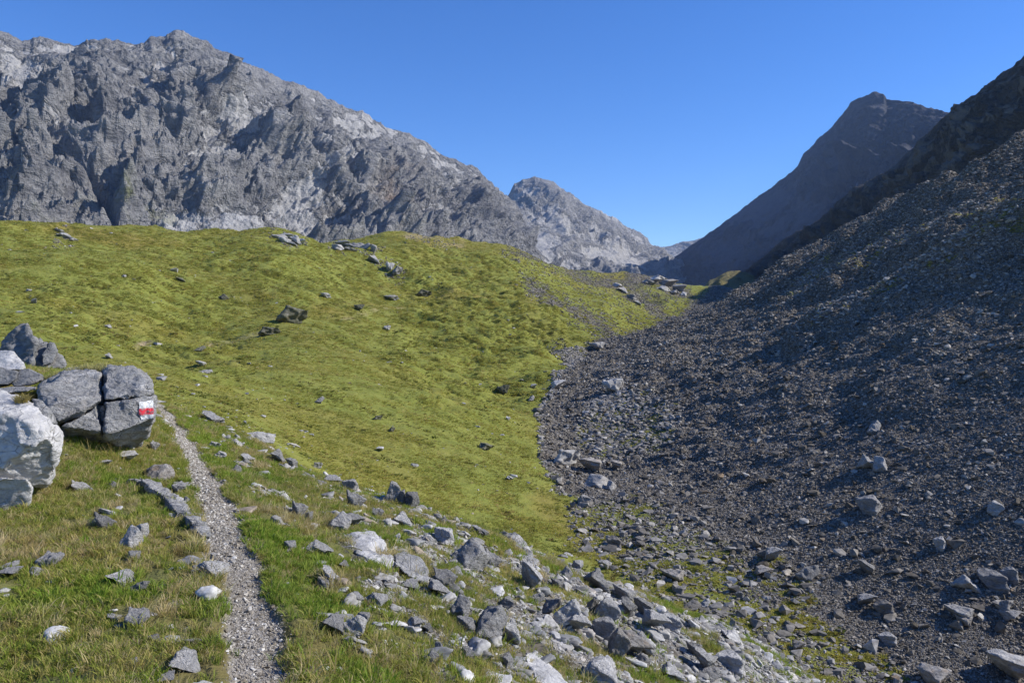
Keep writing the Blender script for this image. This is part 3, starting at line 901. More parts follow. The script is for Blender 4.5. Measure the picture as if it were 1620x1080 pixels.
# waymarked boulder beside the trail
bo = empty('boulder', P3(155, 700, 8.1), 'large cracked grey boulder with a white-red-white trail mark overhanging the trail', 'boulder')
block('rock_block', [(64, 616, 8.05), (100, 590, 8.35), (137, 588, 8.5), (157, 594, 8.3), (161, 634, 7.98), (130, 649, 7.9), (92, 668, 7.88), (70, 650, 7.98),
                     (60, 605, 8.9), (110, 584, 9.2), (165, 583, 9.2), (165, 640, 9.1), (90, 680, 8.9)], M['hero'], bo, 0.012, 0.028, 3.6, 1, skew=True)
block('rock_block', [(166, 592, 8.22), (178, 582, 8.45), (208, 581, 8.45), (220, 592, 8.2), (238, 603, 8.08), (241, 621, 7.98), (205, 628, 7.92), (166, 632, 7.95),
                     (165, 579, 9.2), (210, 577, 9.2), (242, 600, 9.0), (243, 630, 9.0), (165, 640, 9.1)], M['hero'], bo, 0.012, 0.028, 3.6, 2, skew=True)
block('rock_block', [(96, 674, 7.92), (130, 654, 7.92), (152, 640, 7.95), (158, 662, 7.93), (161, 684, 7.95), (128, 690, 7.9), (100, 690, 7.9),
                     (150, 715, 8.75), (108, 712, 8.65), (90, 680, 9.0), (160, 640, 9.0), (160, 716, 9.1)], M['hero'], bo, 0.012, 0.025, 3.6, 3, skew=True)
block('rock_block', [(167, 637, 7.97), (205, 632, 7.93), (243, 625, 7.97), (246, 650, 7.97), (243, 663, 7.98), (205, 678, 7.95), (166, 688, 7.93),
                     (222, 714, 8.8), (200, 722, 8.8), (158, 714, 8.7), (160, 640, 9.0), (246, 625, 8.9), (240, 668, 9.0), (200, 722, 9.2)], M['hero'], bo, 0.012, 0.025, 3.6, 4, skew=True)
block('rock_chip', [(153, 641, 8.05), (168, 638, 8.05), (166, 686, 8.05), (150, 712, 8.4), (140, 640, 8.6), (172, 640, 8.6), (165, 716, 8.6), (120, 690, 8.5)], M['dark'], bo, 0.02, 0.02, 3, 5)


def paint_mat(name, c):
    t = NT(name, 0.6)
    p = t.geo.outputs['Position']
    k = t.noise(p, 45, 4, 0.7)
    col = t.mix(t.rng(k, 0.47, 0.60, 0, 0.7), c, (0.22, 0.215, 0.21))
    return t.done(col, t.bump(k, 0.01, 0.5))


M['pw'] = paint_mat('white_paint', (0.66, 0.66, 0.64))
M['pr'] = paint_mat('red_paint', (0.62, 0.02, 0.04))
# the paint follows the rock: each stripe is a thin skin laid on the block's face
from mathutils.bvhtree import BVHTree
blk = [c for c in bo.children if c.name.startswith('rock_block')]


def bvh_of(objs, loc):
    vs, fs = [], []
    for o in objs:
        b = len(vs)
        vs += [v.co + loc for v in o.data.vertices]
        fs += [[b + i for i in p.vertices] for p in o.data.polygons]
    return BVHTree.FromPolygons(vs, fs)


BV = bvh_of(blk, bo.location)
eye = Vector((0, 0, EYE))


def paint(name, quad, mat, n=22, m=8, off=0.006):
    """quad: picture positions of the four corners, ragged edges come from noise"""
    vs, fs, id_ = [], [], {}
    for j in range(m + 1):
        for i in range(n + 1):
            a, b = i / n, j / m
            x = (quad[0][0] * (1 - a) + quad[1][0] * a) * (1 - b) + (quad[3][0] * (1 - a) + quad[2][0] * a) * b
            y = (quad[0][1] * (1 - a) + quad[1][1] * a) * (1 - b) + (quad[3][1] * (1 - a) + quad[2][1] * a) * b
            wob = mnoise.noise(Vector((x * 0.5, y * 0.5, 3.0 + len(name)))) * 1.0
            y += wob * (1 if j in (0, m) else 0) * 1.2
            x += mnoise.noise(Vector((x * 0.6, y * 0.6, 9.0))) * (1.6 if i in (0, n) else 0)
            d = (P3(x, y, 8.0) - eye).normalized()
            h = BV.ray_cast(eye, d)
            if h[0] is None: continue
            id_[(i, j)] = len(vs); vs.append(h[0] + h[1] * off - bo.location)
    for j in range(m):
        for i in range(n):
            k = [(i, j), (i, j + 1), (i + 1, j + 1), (i + 1, j)]
            if all(q in id_ for q in k):
                P = [vs[id_[q]] for q in k]
                if max((P[0] - P[2]).length, (P[1] - P[3]).length) < 0.6:
                    fs.append([id_[q] for q in k])
    me = bpy.data.meshes.new(name); me.from_pydata(vs, [], fs); me.update()
    me.polygons.foreach_set('use_smooth', [True] * len(fs))
    return link(name, me, mat, bo)


paint('white_stripe', [(219, 636), (242, 633), (243, 645), (221, 647)], M['pw']).__setitem__('label', 'worn upper white stripe of the trail mark')
paint('red_stripe', [(220, 646), (243, 644), (243, 655), (221, 657)], M['pr']).__setitem__('label', 'red middle stripe of the trail mark')
paint('white_stripe', [(221, 656), (243, 655), (242, 661), (224, 664)], M['pw']).__setitem__('label', 'flaking lower white stripe of the trail mark')

# bleached boulder at the left edge
b1 = empty('boulder', P3(20, 782, 6.2), 'rounded bleached white boulder in front of the trail-marked boulder, with a grass tuft on top', 'boulder')
block('rock_block', [(-60, 622, 6.6), (0, 622, 6.55), (35, 628, 6.4), (62, 645, 6.25), (80, 665, 6.15), (88, 690, 6.1), (90, 720, 6.12), (72, 765, 6.2), (-60, 640, 6.0), (0, 650, 6.0), (45, 668, 5.95), (70, 700, 5.92), (-70, 740, 5.85), (0, 742, 5.86), (50, 748, 5.95), (55, 764, 6.1), (-80, 700, 6.9), (60, 640, 7.0), (98, 690, 6.9), (0, 620, 7.2), (80, 770, 6.8), (-150, 650, 6.5), (-150, 790, 6.5), (-120, 640, 7.0)], M['white'], b1, 0.012, 0.025, 3.6, 11)
block('rock_block', [(22, 668, 5.93), (50, 658, 5.98), (70, 672, 5.98), (72, 694, 5.95), (54, 707, 5.9), (30, 702, 5.88), (40, 680, 6.3), (60, 690, 6.3)], M['white'], b1, 0.012, 0.014, 3, 12)
block('rock_slab', [(48, 628, 6.35), (66, 634, 6.3), (84, 652, 6.2), (86, 668, 6.15), (76, 672, 6.12), (60, 650, 6.2), (70, 640, 6.7), (92, 672, 6.6), (60, 630, 6.8)], M['hero'], b1, 0.012, 0.014, 3, 13)
block('rock_slab', [(86, 668, 6.2), (97, 680, 6.25), (96, 714, 6.2), (84, 744, 6.15), (80, 720, 6.05), (82, 690, 6.05), (98, 700, 6.7), (80, 760, 6.5)], M['white'], b1, 0.012, 0.016, 3, 14)
block('rock_block', [(-120, 752, 5.85), (0, 753, 5.84), (44, 756, 5.92), (52, 770, 5.98), (46, 800, 6.05), (0, 815, 5.95), (-120, 825, 5.95), (0, 800, 6.6), (50, 775, 6.6), (-120, 780, 6.6)], M['white'], b1, 0.014, 0.018, 2.5, 15)

def single(name, lst, label, mat, vox=0.015, rough=0.02, freq=3.0, seed=0, strata=0.0, cat='rock', aniso=(1, 1, 1)):
    pts = hp(lst)
    loc = sum(pts, Vector()) / len(pts)
    loc.z = min(p.z for p in pts)
    me = hull_mesh(name, [p - loc for p in pts], mat, vox, rough, freq, seed, strata=strata, aniso=aniso, ledge=rough * 0.35, chips=3)
    o = link(name, me, None, label=label, cat=cat); o.location = loc
    return o


M['heroD'] = rock_material('dark_weathered_rock', (0.11, 0.11, 0.112), (0.21, 0.21, 0.205), (0.32, 0.315, 0.31), 2.0, 0.05, 'World', warm=0.15, per=False)
M['heroB'] = rock_material('brown_weathered_rock', (0.11, 0.095, 0.08), (0.26, 0.235, 0.205), (0.38, 0.365, 0.34), 3.0, 0.03, 'World', warm=0.5, per=False)
pk = empty('boulder', P3(50, 584, 12.2), 'jagged dark pointed boulder rising behind the two left boulders', 'boulder')
block('rock_block', [(30, 514, 12.3), (42, 513, 12.3), (52, 530, 12.2), (58, 545, 12.0), (50, 580, 11.8), (0, 560, 12.0), (4, 540, 12.2), (20, 525, 12.3), (56, 590, 12.6), (-10, 570, 13), (40, 520, 13), (60, 550, 13)], M['heroD'], pk, 0.024, 0.05, 2.2, 21)
block('rock_block', [(50, 536, 12.3), (64, 532, 12.4), (74, 545, 12.3), (84, 558, 12.2), (104, 574, 12.2), (106, 584, 12.1), (60, 586, 11.8), (40, 582, 11.8), (46, 550, 12.0), (80, 590, 13), (60, 540, 13)], M['heroD'], pk, 0.022, 0.045, 2.6, 22)
block('rock_block', [(74, 548, 12.1), (82, 542, 12.2), (90, 556, 12.1), (84, 575, 11.9), (66, 580, 11.8), (64, 560, 11.9), (80, 570, 12.6)], M['heroD'], pk, 0.022, 0.04, 2.6, 23)
single('rock', [(-60, 556, 10.6), (0, 553, 10.6), (22, 556, 10.5), (40, 572, 10.3), (36, 584, 10.1), (0, 588, 10.0), (-60, 590, 10.0), (0, 590, 11), (40, 584, 11), (-60, 570, 11)], 'pale flat-topped rock at the foot of the jagged dark boulder', M['white'], 0.02, 0.03, 2.5, 24)
sl = empty('rock', P3(20, 612, 8.6), 'dark layered rock with split slabs between the pale rock and the bleached boulder', 'rock')
block('rock_slab', [(-60, 582, 8.8), (10, 584, 8.7), (28, 588, 8.6), (26, 600, 8.45), (14, 608, 8.4), (-60, 612, 8.4), (0, 610, 9), (30, 596, 9)], M['heroD'], sl, 0.016, 0.022, 3, 25)
block('rock_slab', [(22, 590, 8.7), (44, 585, 8.7), (64, 590, 8.6), (69, 602, 8.5), (50, 609, 8.4), (20, 611, 8.4), (40, 606, 9), (68, 598, 9)], M['heroD'], sl, 0.016, 0.022, 3, 26)
block('rock_slab', [(-40, 614, 8.3), (20, 611, 8.3), (62, 610, 8.3), (58, 616, 8.2), (34, 620, 8.15), (-40, 624, 8.1), (30, 620, 8.8)], M['hero'], sl, 0.014, 0.014, 3, 27)
single('rock', [(180, 715, 8.3), (190, 722, 8.1), (222, 718, 8.1), (214, 712, 8.3), (205, 728, 8.2), (185, 727, 8.3), (200, 726, 8.7)], 'small white stone wedged under the overhang of the trail-marked boulder', M['white'], 0.01, 0.01, 4, 28)
single('rock', [(232, 738, 7.9), (246, 731, 7.9), (268, 732, 7.85), (274, 746, 7.8), (277, 758, 7.85), (262, 769, 7.7), (240, 764, 7.6), (228, 752, 7.7), (250, 735, 8.25), (272, 745, 8.25), (240, 765, 8.1)], 'block-shaped tan and grey rock beside the trail below the marked boulder', M['heroB'], 0.011, 0.018, 4, 31)
bs = empty('rock', hit(262, 806, 3), 'long narrow slab of grey bedrock running down to the trail edge', 'rock')
for q, (a0, b0, a1, b1_, hh, ww) in enumerate([(204, 768, 240, 776, .08, .15), (232, 768, 268, 796, .10, .17), (258, 786, 292, 818, .09, .15), (284, 808, 312, 838, .08, .12), (304, 830, 324, 852, .07, .10)]):
    g0, g1 = hit(a0, b0, 3), hit(a1, b1_, 3)
    dv = (g1 - g0).normalized(); sv = Vector((-dv.y, dv.x, 0))
    pts = []
    for k_, (g, sc) in enumerate(((g0 - dv * 0.03, .8), (g0 * 0.5 + g1 * 0.5, 1.1), (g1 + dv * 0.03, .85))):
        for sd_ in (-0.5, 0.5):
            pts += [g + sv * ww * sd_ * sc + Vector((0, 0, hh * sc * (0.75 + 0.4 * ((q + k_) % 2)) * (1 if sd_ < 0 else 0.45))), g + sv * ww * sd_ * 1.25 * sc - Vector((0, 0, 0.12))]
    me = hull_mesh('rock_block', [p - bs.location for p in pts], M['hero'], 0.011, 0.02, 5, 32 + q, strata=0.014, ledge=0.01)
    link('rock_block', me, None, bs)
single('rock', [(308, 852, 5.75), (322, 850, 5.75), (331, 862, 5.6), (332, 876, 5.5), (318, 874, 5.5), (306, 864, 5.6), (325, 870, 5.9)], 'brown block at the lower end of the long bedrock slab by the trail', M['heroB'], 0.009, 0.012, 4, 33)
single('rock', [(545, 852, 6.6), (560, 842, 6.8), (588, 838, 6.9), (604, 844, 6.8), (612, 862, 6.5), (622, 884, 6.2), (628, 906, 6.0), (606, 900, 5.9), (576, 884, 6.0), (552, 872, 6.2), (590, 850, 7.2), (625, 900, 6.7), (548, 870, 6.9)], 'largest pale boulder in the rubble, split along its top', M['white'], 0.012, 0.022, 3, 34, strata=0.018)
single('rock', [(622, 878, 6.3), (640, 872, 6.5), (662, 880, 6.4), (676, 898, 6.2), (682, 914, 6.0), (672, 924, 5.85), (652, 916, 5.8), (636, 902, 5.9), (622, 892, 6.0), (650, 880, 6.8), (680, 915, 6.5)], 'grey boulder with curved dark bedding lines beside the largest pale boulder', M['hero'], 0.011, 0.014, 3.5, 35, strata=0.03)
lo = empty('outcrop', P3(815, 900, 8.6), 'long ribbed outcrop leaning down the rubble slope from the rim', 'rock outcrop')
block('rock_block', [(782, 846, 9.8), (796, 837, 9.8), (814, 842, 9.6), (830, 852, 9.5), (822, 872, 9.1), (806, 880, 9.0), (792, 866, 9.2), (800, 850, 10.2), (832, 870, 10)], M['hero'], lo, 0.02, 0.03, 3, 36, strata=0.03)
block('rock_block', [(804, 868, 9.2), (824, 856, 9.4), (842, 868, 9.1), (850, 890, 8.8), (858, 908, 8.6), (850, 914, 8.4), (832, 900, 8.5), (814, 888, 8.8), (846, 880, 9.5), (826, 900, 9.2)], M['hero'], lo, 0.02, 0.03, 3, 37, strata=0.04)
block('rock_block', [(848, 892, 8.7), (860, 908, 8.5), (874, 930, 8.2), (866, 934, 8.0), (846, 916, 8.2), (860, 920, 8.7)], M['white'], lo, 0.018, 0.02, 3, 38, strata=0.02)
single('rock', [(575, 1040, 4.1), (586, 1024, 4.15), (606, 1028, 4.1), (622, 1042, 4.0), (628, 1062, 3.9), (612, 1072, 3.8), (588, 1064, 3.8), (574, 1052, 3.95), (600, 1030, 4.4), (626, 1065, 4.3)], 'brown-stained blocky rock at the bottom of the rubble by the grass strip', M['heroB'], 0.007, 0.012, 6, 39)
single('rock', [(624, 1050, 4.15), (640, 1044, 4.2), (660, 1056, 4.1), (664, 1070, 4.0), (676, 1095, 3.8), (640, 1095, 3.75), (620, 1075, 3.9), (650, 1060, 4.5), (676, 1090, 4.3)], 'white rock with a dark crack right of the brown-stained blocky rock', M['white'], 0.008, 0.012, 5, 40, strata=0.01)
single('rock', [(828, 1030, 5.2), (846, 1028, 5.3), (868, 1048, 5.1), (890, 1070, 4.9), (905, 1100, 4.7), (860, 1100, 4.6), (842, 1060, 4.85), (826, 1040, 5.05), (870, 1050, 5.7), (900, 1095, 5.4)], 'big pale split slab sloping out of the bottom of the view', M['white'], 0.01, 0.014, 4, 41, strata=0.02)

TL = 0.5     # the beds dip down to the right
for (px, py, w, h, tilt, mat, label) in [
    (408, 690, 44, 16, TL, 'dark', 'dark knobbly rock at the upper left end of the rubble rim'),
    (388, 726, 22, 9, .3, 'lime', 'flat whitish stone left of the round white one near the rim'),
    (439, 724, 19, 19, 0, 'dark', 'square-edged grey stone touching the round white stone'),
    (459, 735, 19, 16, 0, 'lime', 'round white stone near the top of the rubble'),
    (502, 737, 13, 11, 0, 'lime', 'small grey stone on the rim right of the round white stone'),
    (526, 760, 30, 11, .3, 'lime', 'thin pale slab lying in front of a grey rock near the rim'),
    (551, 769, 28, 17, .2, 'dark', 'grey humped rock behind the thin pale slab'),
    (617, 781, 22, 30, .1, 'dark', 'upright dark stone standing on the rim, left of the pointed one'),
    (631, 787, 16, 22, .2, 'dark', 'smaller stone leaning on the upright dark stone'),
    (652, 793, 22, 25, -.1, 'dark', 'pointed dark stone standing alone on the rim'),
    (464, 808, 24, 22, .4, 'dark', 'grey wedge of rock on the left side of the rubble'),
    (481, 818, 14, 20, .5, 'dark', 'dark narrow rock next to the grey wedge'),
    (553, 795, 34, 20, .4, 'dark', 'grey double-humped rock below the thin pale slab'),
    (527, 828, 36, 28, .6, 'lime', 'smooth grey slab tilted above the largest pale boulder'),
    (553, 825, 30, 22, .4, 'lime', 'pale ledge right of the smooth grey slab'),
    (635, 824, 32, 20, .2, 'lime', 'light grey rock below the pointed dark stone'),
    (596, 813, 22, 12, .1, 'dark', 'low dark rock between grass above the largest pale boulder'),
    (694, 849, 38, 24, .4, 'lime', 'ribbed pale rock in the middle of the upper rubble'),
    (673, 853, 26, 12, .3, 'lime', 'white flake at the left foot of the ribbed pale rock'),
    (700, 824, 15, 12, 0, 'dark', 'small dark cube-like stone on the rim above the ribbed rock'),
    (752, 839, 18, 10, .2, 'lime', 'white rim stone left of the long ribbed outcrop'),
    (765, 845, 14, 9, .2, 'lime', 'pale small stone hard against the white rim stone'),
    (734, 876, 56, 40, .4, 'dark', 'big dark two-humped rock left of the long ribbed outcrop'),
    (768, 886, 32, 22, .5, 'lime', 'paler shoulder of rock right of the two-humped dark rock'),
    (700, 917, 40, 18, .2, 'dark', 'low grey rock below the two-humped dark rock'),
    (720, 905, 22, 12, .2, 'lime', 'grey stone tucked above the low grey rock'),
    (500, 868, 40, 14, TL, 'lime', 'narrow pale slab pointing at the largest pale boulder from the left'),
    (455, 866, 22, 12, .2, 'lime', 'white stone alone in the green strip beside the trail'),
    (514, 913, 34, 14, .5, 'lime', 'white slab in grass, upper one of a leaning pair'),
    (508, 927, 36, 14, .4, 'lime', 'white slab in grass, lower one of a leaning pair'),
    (518, 988, 36, 24, .8, 'lime', 'white leaning slab, left of three leaning slabs'),
    (542, 986, 34, 32, .8, 'lime', 'grey leaning slab, middle of three leaning slabs'),
    (556, 978, 22, 28, .8, 'dark', 'dark leaning slab, right of three leaning slabs'),
    (561, 947, 20, 15, .3, 'lime', 'pale stone above the three leaning slabs'),
    (590, 948, 34, 16, .4, 'lime', 'grey tilted slab right of the pale stone above the leaning slabs'),
    (544, 895, 18, 12, .2, 'lime', 'small pale stone left below the largest pale boulder'),
    (650, 930, 30, 12, .4, 'lime', 'flat pale slab under the grey boulder with curved bedding'),
    (690, 935, 40, 14, .6, 'lime', 'thin pale sheet of rock leaning below the low grey rock'),
    (681, 1041, 26, 16, .3, 'lime', 'pale smooth stone above the white cracked rock'),
    (694, 1028, 18, 22, 0, 'dark', 'dark cube of rock behind the pale smooth stone'),
    (657, 986, 22, 14, .3, 'lime', 'white wedge lying in grass below the grey bedded boulder'),
    (676, 995, 14, 12, .1, 'dark', 'small dark stone right of the white wedge'),
    (724, 962, 34, 28, .3, 'lime', 'pale rounded rock above a flat grey one'),
    (748, 970, 24, 14, .2, 'lime', 'white flat stone right of the pale rounded rock'),
    (730, 990, 38, 18, .5, 'lime', 'flat grey rock tilted below the pale rounded rock'),
    (740, 1036, 26, 12, .4, 'dark', 'dark-undersided small slab left of the big pale split slab'),
    (763, 986, 58, 46, .2, 'dark', 'big smooth grey boulder, broad face turned to the trail'),
    (808, 1004, 28, 36, .1, 'lime', 'upright grey rock right of the big smooth grey boulder'),
    (800, 1046, 24, 16, .1, 'dark', 'grey cube-like stone left of the big pale split slab'),
    (823, 914, 40, 30, .6, 'lime', 'grey tilted rock left of the lower end of the long outcrop'),
    (798, 955, 22, 16, .2, 'dark', 'dark small rock above the upright grey rock'),
    (846, 944, 26, 16, .3, 'dark', 'dark stone below the long ribbed outcrop'),
    (878, 966, 34, 42, .7, 'lime', 'tall leaning pale slab below the long outcrop'),
    (860, 958, 24, 32, .7, 'dark', 'grey leaning slab behind the tall leaning pale slab'),
    (902, 985, 34, 30, .6, 'lime', 'grey rock leaning at the foot of the tall pale slab'),
    (953, 970, 40, 36, .2, 'lime', 'bright white flat-faced block in the lower rubble'),
    (935, 960, 20, 26, .2, 'dark', 'grey stone left of the bright white flat-faced block'),
    (990, 962, 28, 22, .3, 'dark', 'left half of the dark ribbed rock on the rim'),
    (1012, 966, 34, 26, .3, 'dark', 'right half of the dark ribbed rock on the rim'),
    (1030, 985, 40, 26, .5, 'lime', 'pale wide rock under the dark ribbed rock'),
    (1055, 986, 36, 22, .6, 'lime', 'thick grey slab slanting at the rim near the green flat'),
    (951, 1003, 42, 30, .3, 'dark', 'shadowed grey rock below the bright white block'),
    (972, 1020, 30, 40, .1, 'scree', 'brownish upright rock left of the brown ridge'),
    (992, 1024, 50, 34, .5, 'scree', 'brownish ridge of rock in the lower rubble'),
    (1020, 1025, 32, 32, -.1, 'dark', 'dark pyramid-shaped rock right of the brownish ridge'),
    (1014, 1048, 26, 16, .3, 'lime', 'pale stone at the end of the brownish ridge'),
    (943, 1064, 56, 26, .3, 'lime', 'wide pale rock at the bottom right of the split slab'),
    (1155, 1052, 48, 26, .2, 'lime', 'smooth pale boulder with a rounded back at the lower end of the rubble'),
    (1106, 1046, 40, 24, .3, 'lime', 'pale angular rock left of the smooth pale boulder'),
    (1116, 1062, 34, 20, .5, 'lime', 'white wedge in front of the pale angular rock'),
    (1062, 1068, 40, 18, .2, 'lime', 'low flat pale rock left of the white wedge at the bottom'),
    (1095, 1027, 22, 16, .3, 'dark', 'grey stone above the pale angular rock'),
    (1160, 1010, 40, 14, .5, 'lime', 'narrow slab on the rubble rim beside the green flat'),
    (939, 917, 42, 26, .4, 'dark', 'dark split rock on the rim below two small stones'),
    (912, 896, 20, 15, .1, 'lime', 'round pale stone on the rim, left of a small dark stone'),
    (892, 905, 20, 16, .4, 'dark', 'dark stone on the rim left of the round pale stone'),
    (958, 897, 12, 13, 0, 'dark', 'small dark stone standing on grass just beyond the rim'),
    (984, 940, 34, 16, .4, 'lime', 'pale thin slab on the rim above the ribbed dark rock'),
    (880, 925, 18, 14, .2, 'lime', 'small pale stone on the rim right of the long outcrop'),
    # left of the trail
    (13, 895, 28, 12, .1, 'lime', 'upper grey flat stone of a pair at the left edge'),
    (16, 908, 30, 11, .1, 'lime', 'lower grey flat stone of a pair at the left edge'),
    (52, 906, 24, 11, 0, 'lime', 'whitish stone right of the pair at the left edge'),
    (77, 889, 36, 22, .1, 'lime', 'grey flat-topped stone with a crack in the left grass'),
    (153, 828, 36, 18, .4, 'dark', 'dark rock above the two white ones left of the trail'),
    (199, 853, 32, 34, .3, 'lime', 'white rounded rock, front one of a touching pair left of the trail'),
    (219, 843, 22, 22, .2, 'lime', 'white rock leaning behind the front one left of the trail'),
    (190, 915, 36, 15, .2, 'lime', 'pale rock above the domed rock, left one of two'),
    (216, 930, 26, 20, .4, 'lime', 'pale stone above the domed rock, right one of two'),
    (178, 980, 22, 8, 0, 'lime', 'little white stone left of the domed rock'),
    (213, 980, 40, 18, .1, 'lime', 'pale domed rock half sunk in the turf'),
    (239, 1013, 22, 13, .1, 'lime', 'smooth whitish stone below the domed rock'),
    (301, 1018, 24, 12, 0, 'lime', 'smooth pale stone close to the trail edge'),
    (289, 1053, 54, 16, .5, 'lime', 'long white slab slanting towards the trail at the bottom'),
    (266, 1076, 28, 10, 0, 'lime', 'pale stone cut by the bottom of the view beside the long slab'),
    (326, 900, 50, 18, .5, 'lime', 'pale slanting bedrock slab touching the trail'),
    (310, 905, 18, 10, .2, 'lime', 'small white stone left of the slab touching the trail'),
    (334, 880, 12, 9, 0, 'lime', 'small pale stone right below the brown block at the trail'),
    (204, 880, 22, 14, .3, 'lime', 'grey stone sunk below the touching white pair'),
    (276, 962, 24, 7, .1, 'lime', 'thin whitish stone in turf right of the domed rock'),
    (120, 1028, 40, 10, .4, 'lime', 'narrow broken white slab in the bottom left turf'),
    (205, 1047, 18, 10, .3, 'lime', 'white chip of stone in bare soil at the bottom left'),
    (38, 978, 20, 9, .1, 'lime', 'whitish stone in the left turf above the narrow broken slab'),
    (283, 772, 22, 12, .3, 'lime', 'light stone right of the tan and grey block by the trail'),
    (293, 791, 10, 9, 0, 'lime', 'small round pale stone left of the trail'),
    (120, 772, 30, 11, .3, 'lime', 'pale angular stone in grass right of the bleached boulder'),
    (175, 767, 14, 10, .2, 'lime', 'small grey stone between the bleached boulder and the slab'),
    (165, 733, 26, 7, 0, 'lime', 'flat pale stone in the grass under the marked boulder'),
    (240, 706, 16, 12, .3, 'lime', 'pale rubble stone at the right foot of the marked boulder'),
    # right of the trail, upper end
    (330, 662, 36, 12, .3, 'lime', 'white rock in turf right of the far end of the trail'),
    (337, 704, 15, 10, .2, 'lime', 'pale stone below the white rock at the far end of the trail'),
    (345, 720, 18, 10, .3, 'lime', 'whitish stone at the trailside below two others'),
    (370, 743, 17, 13, .3, 'dark', 'dark-sided stone in turf right of the trail'),
]:
    rock_at(px, py, w, h, label, mat, tilt, dmin=2.2, group='rocks lying on the near spur')

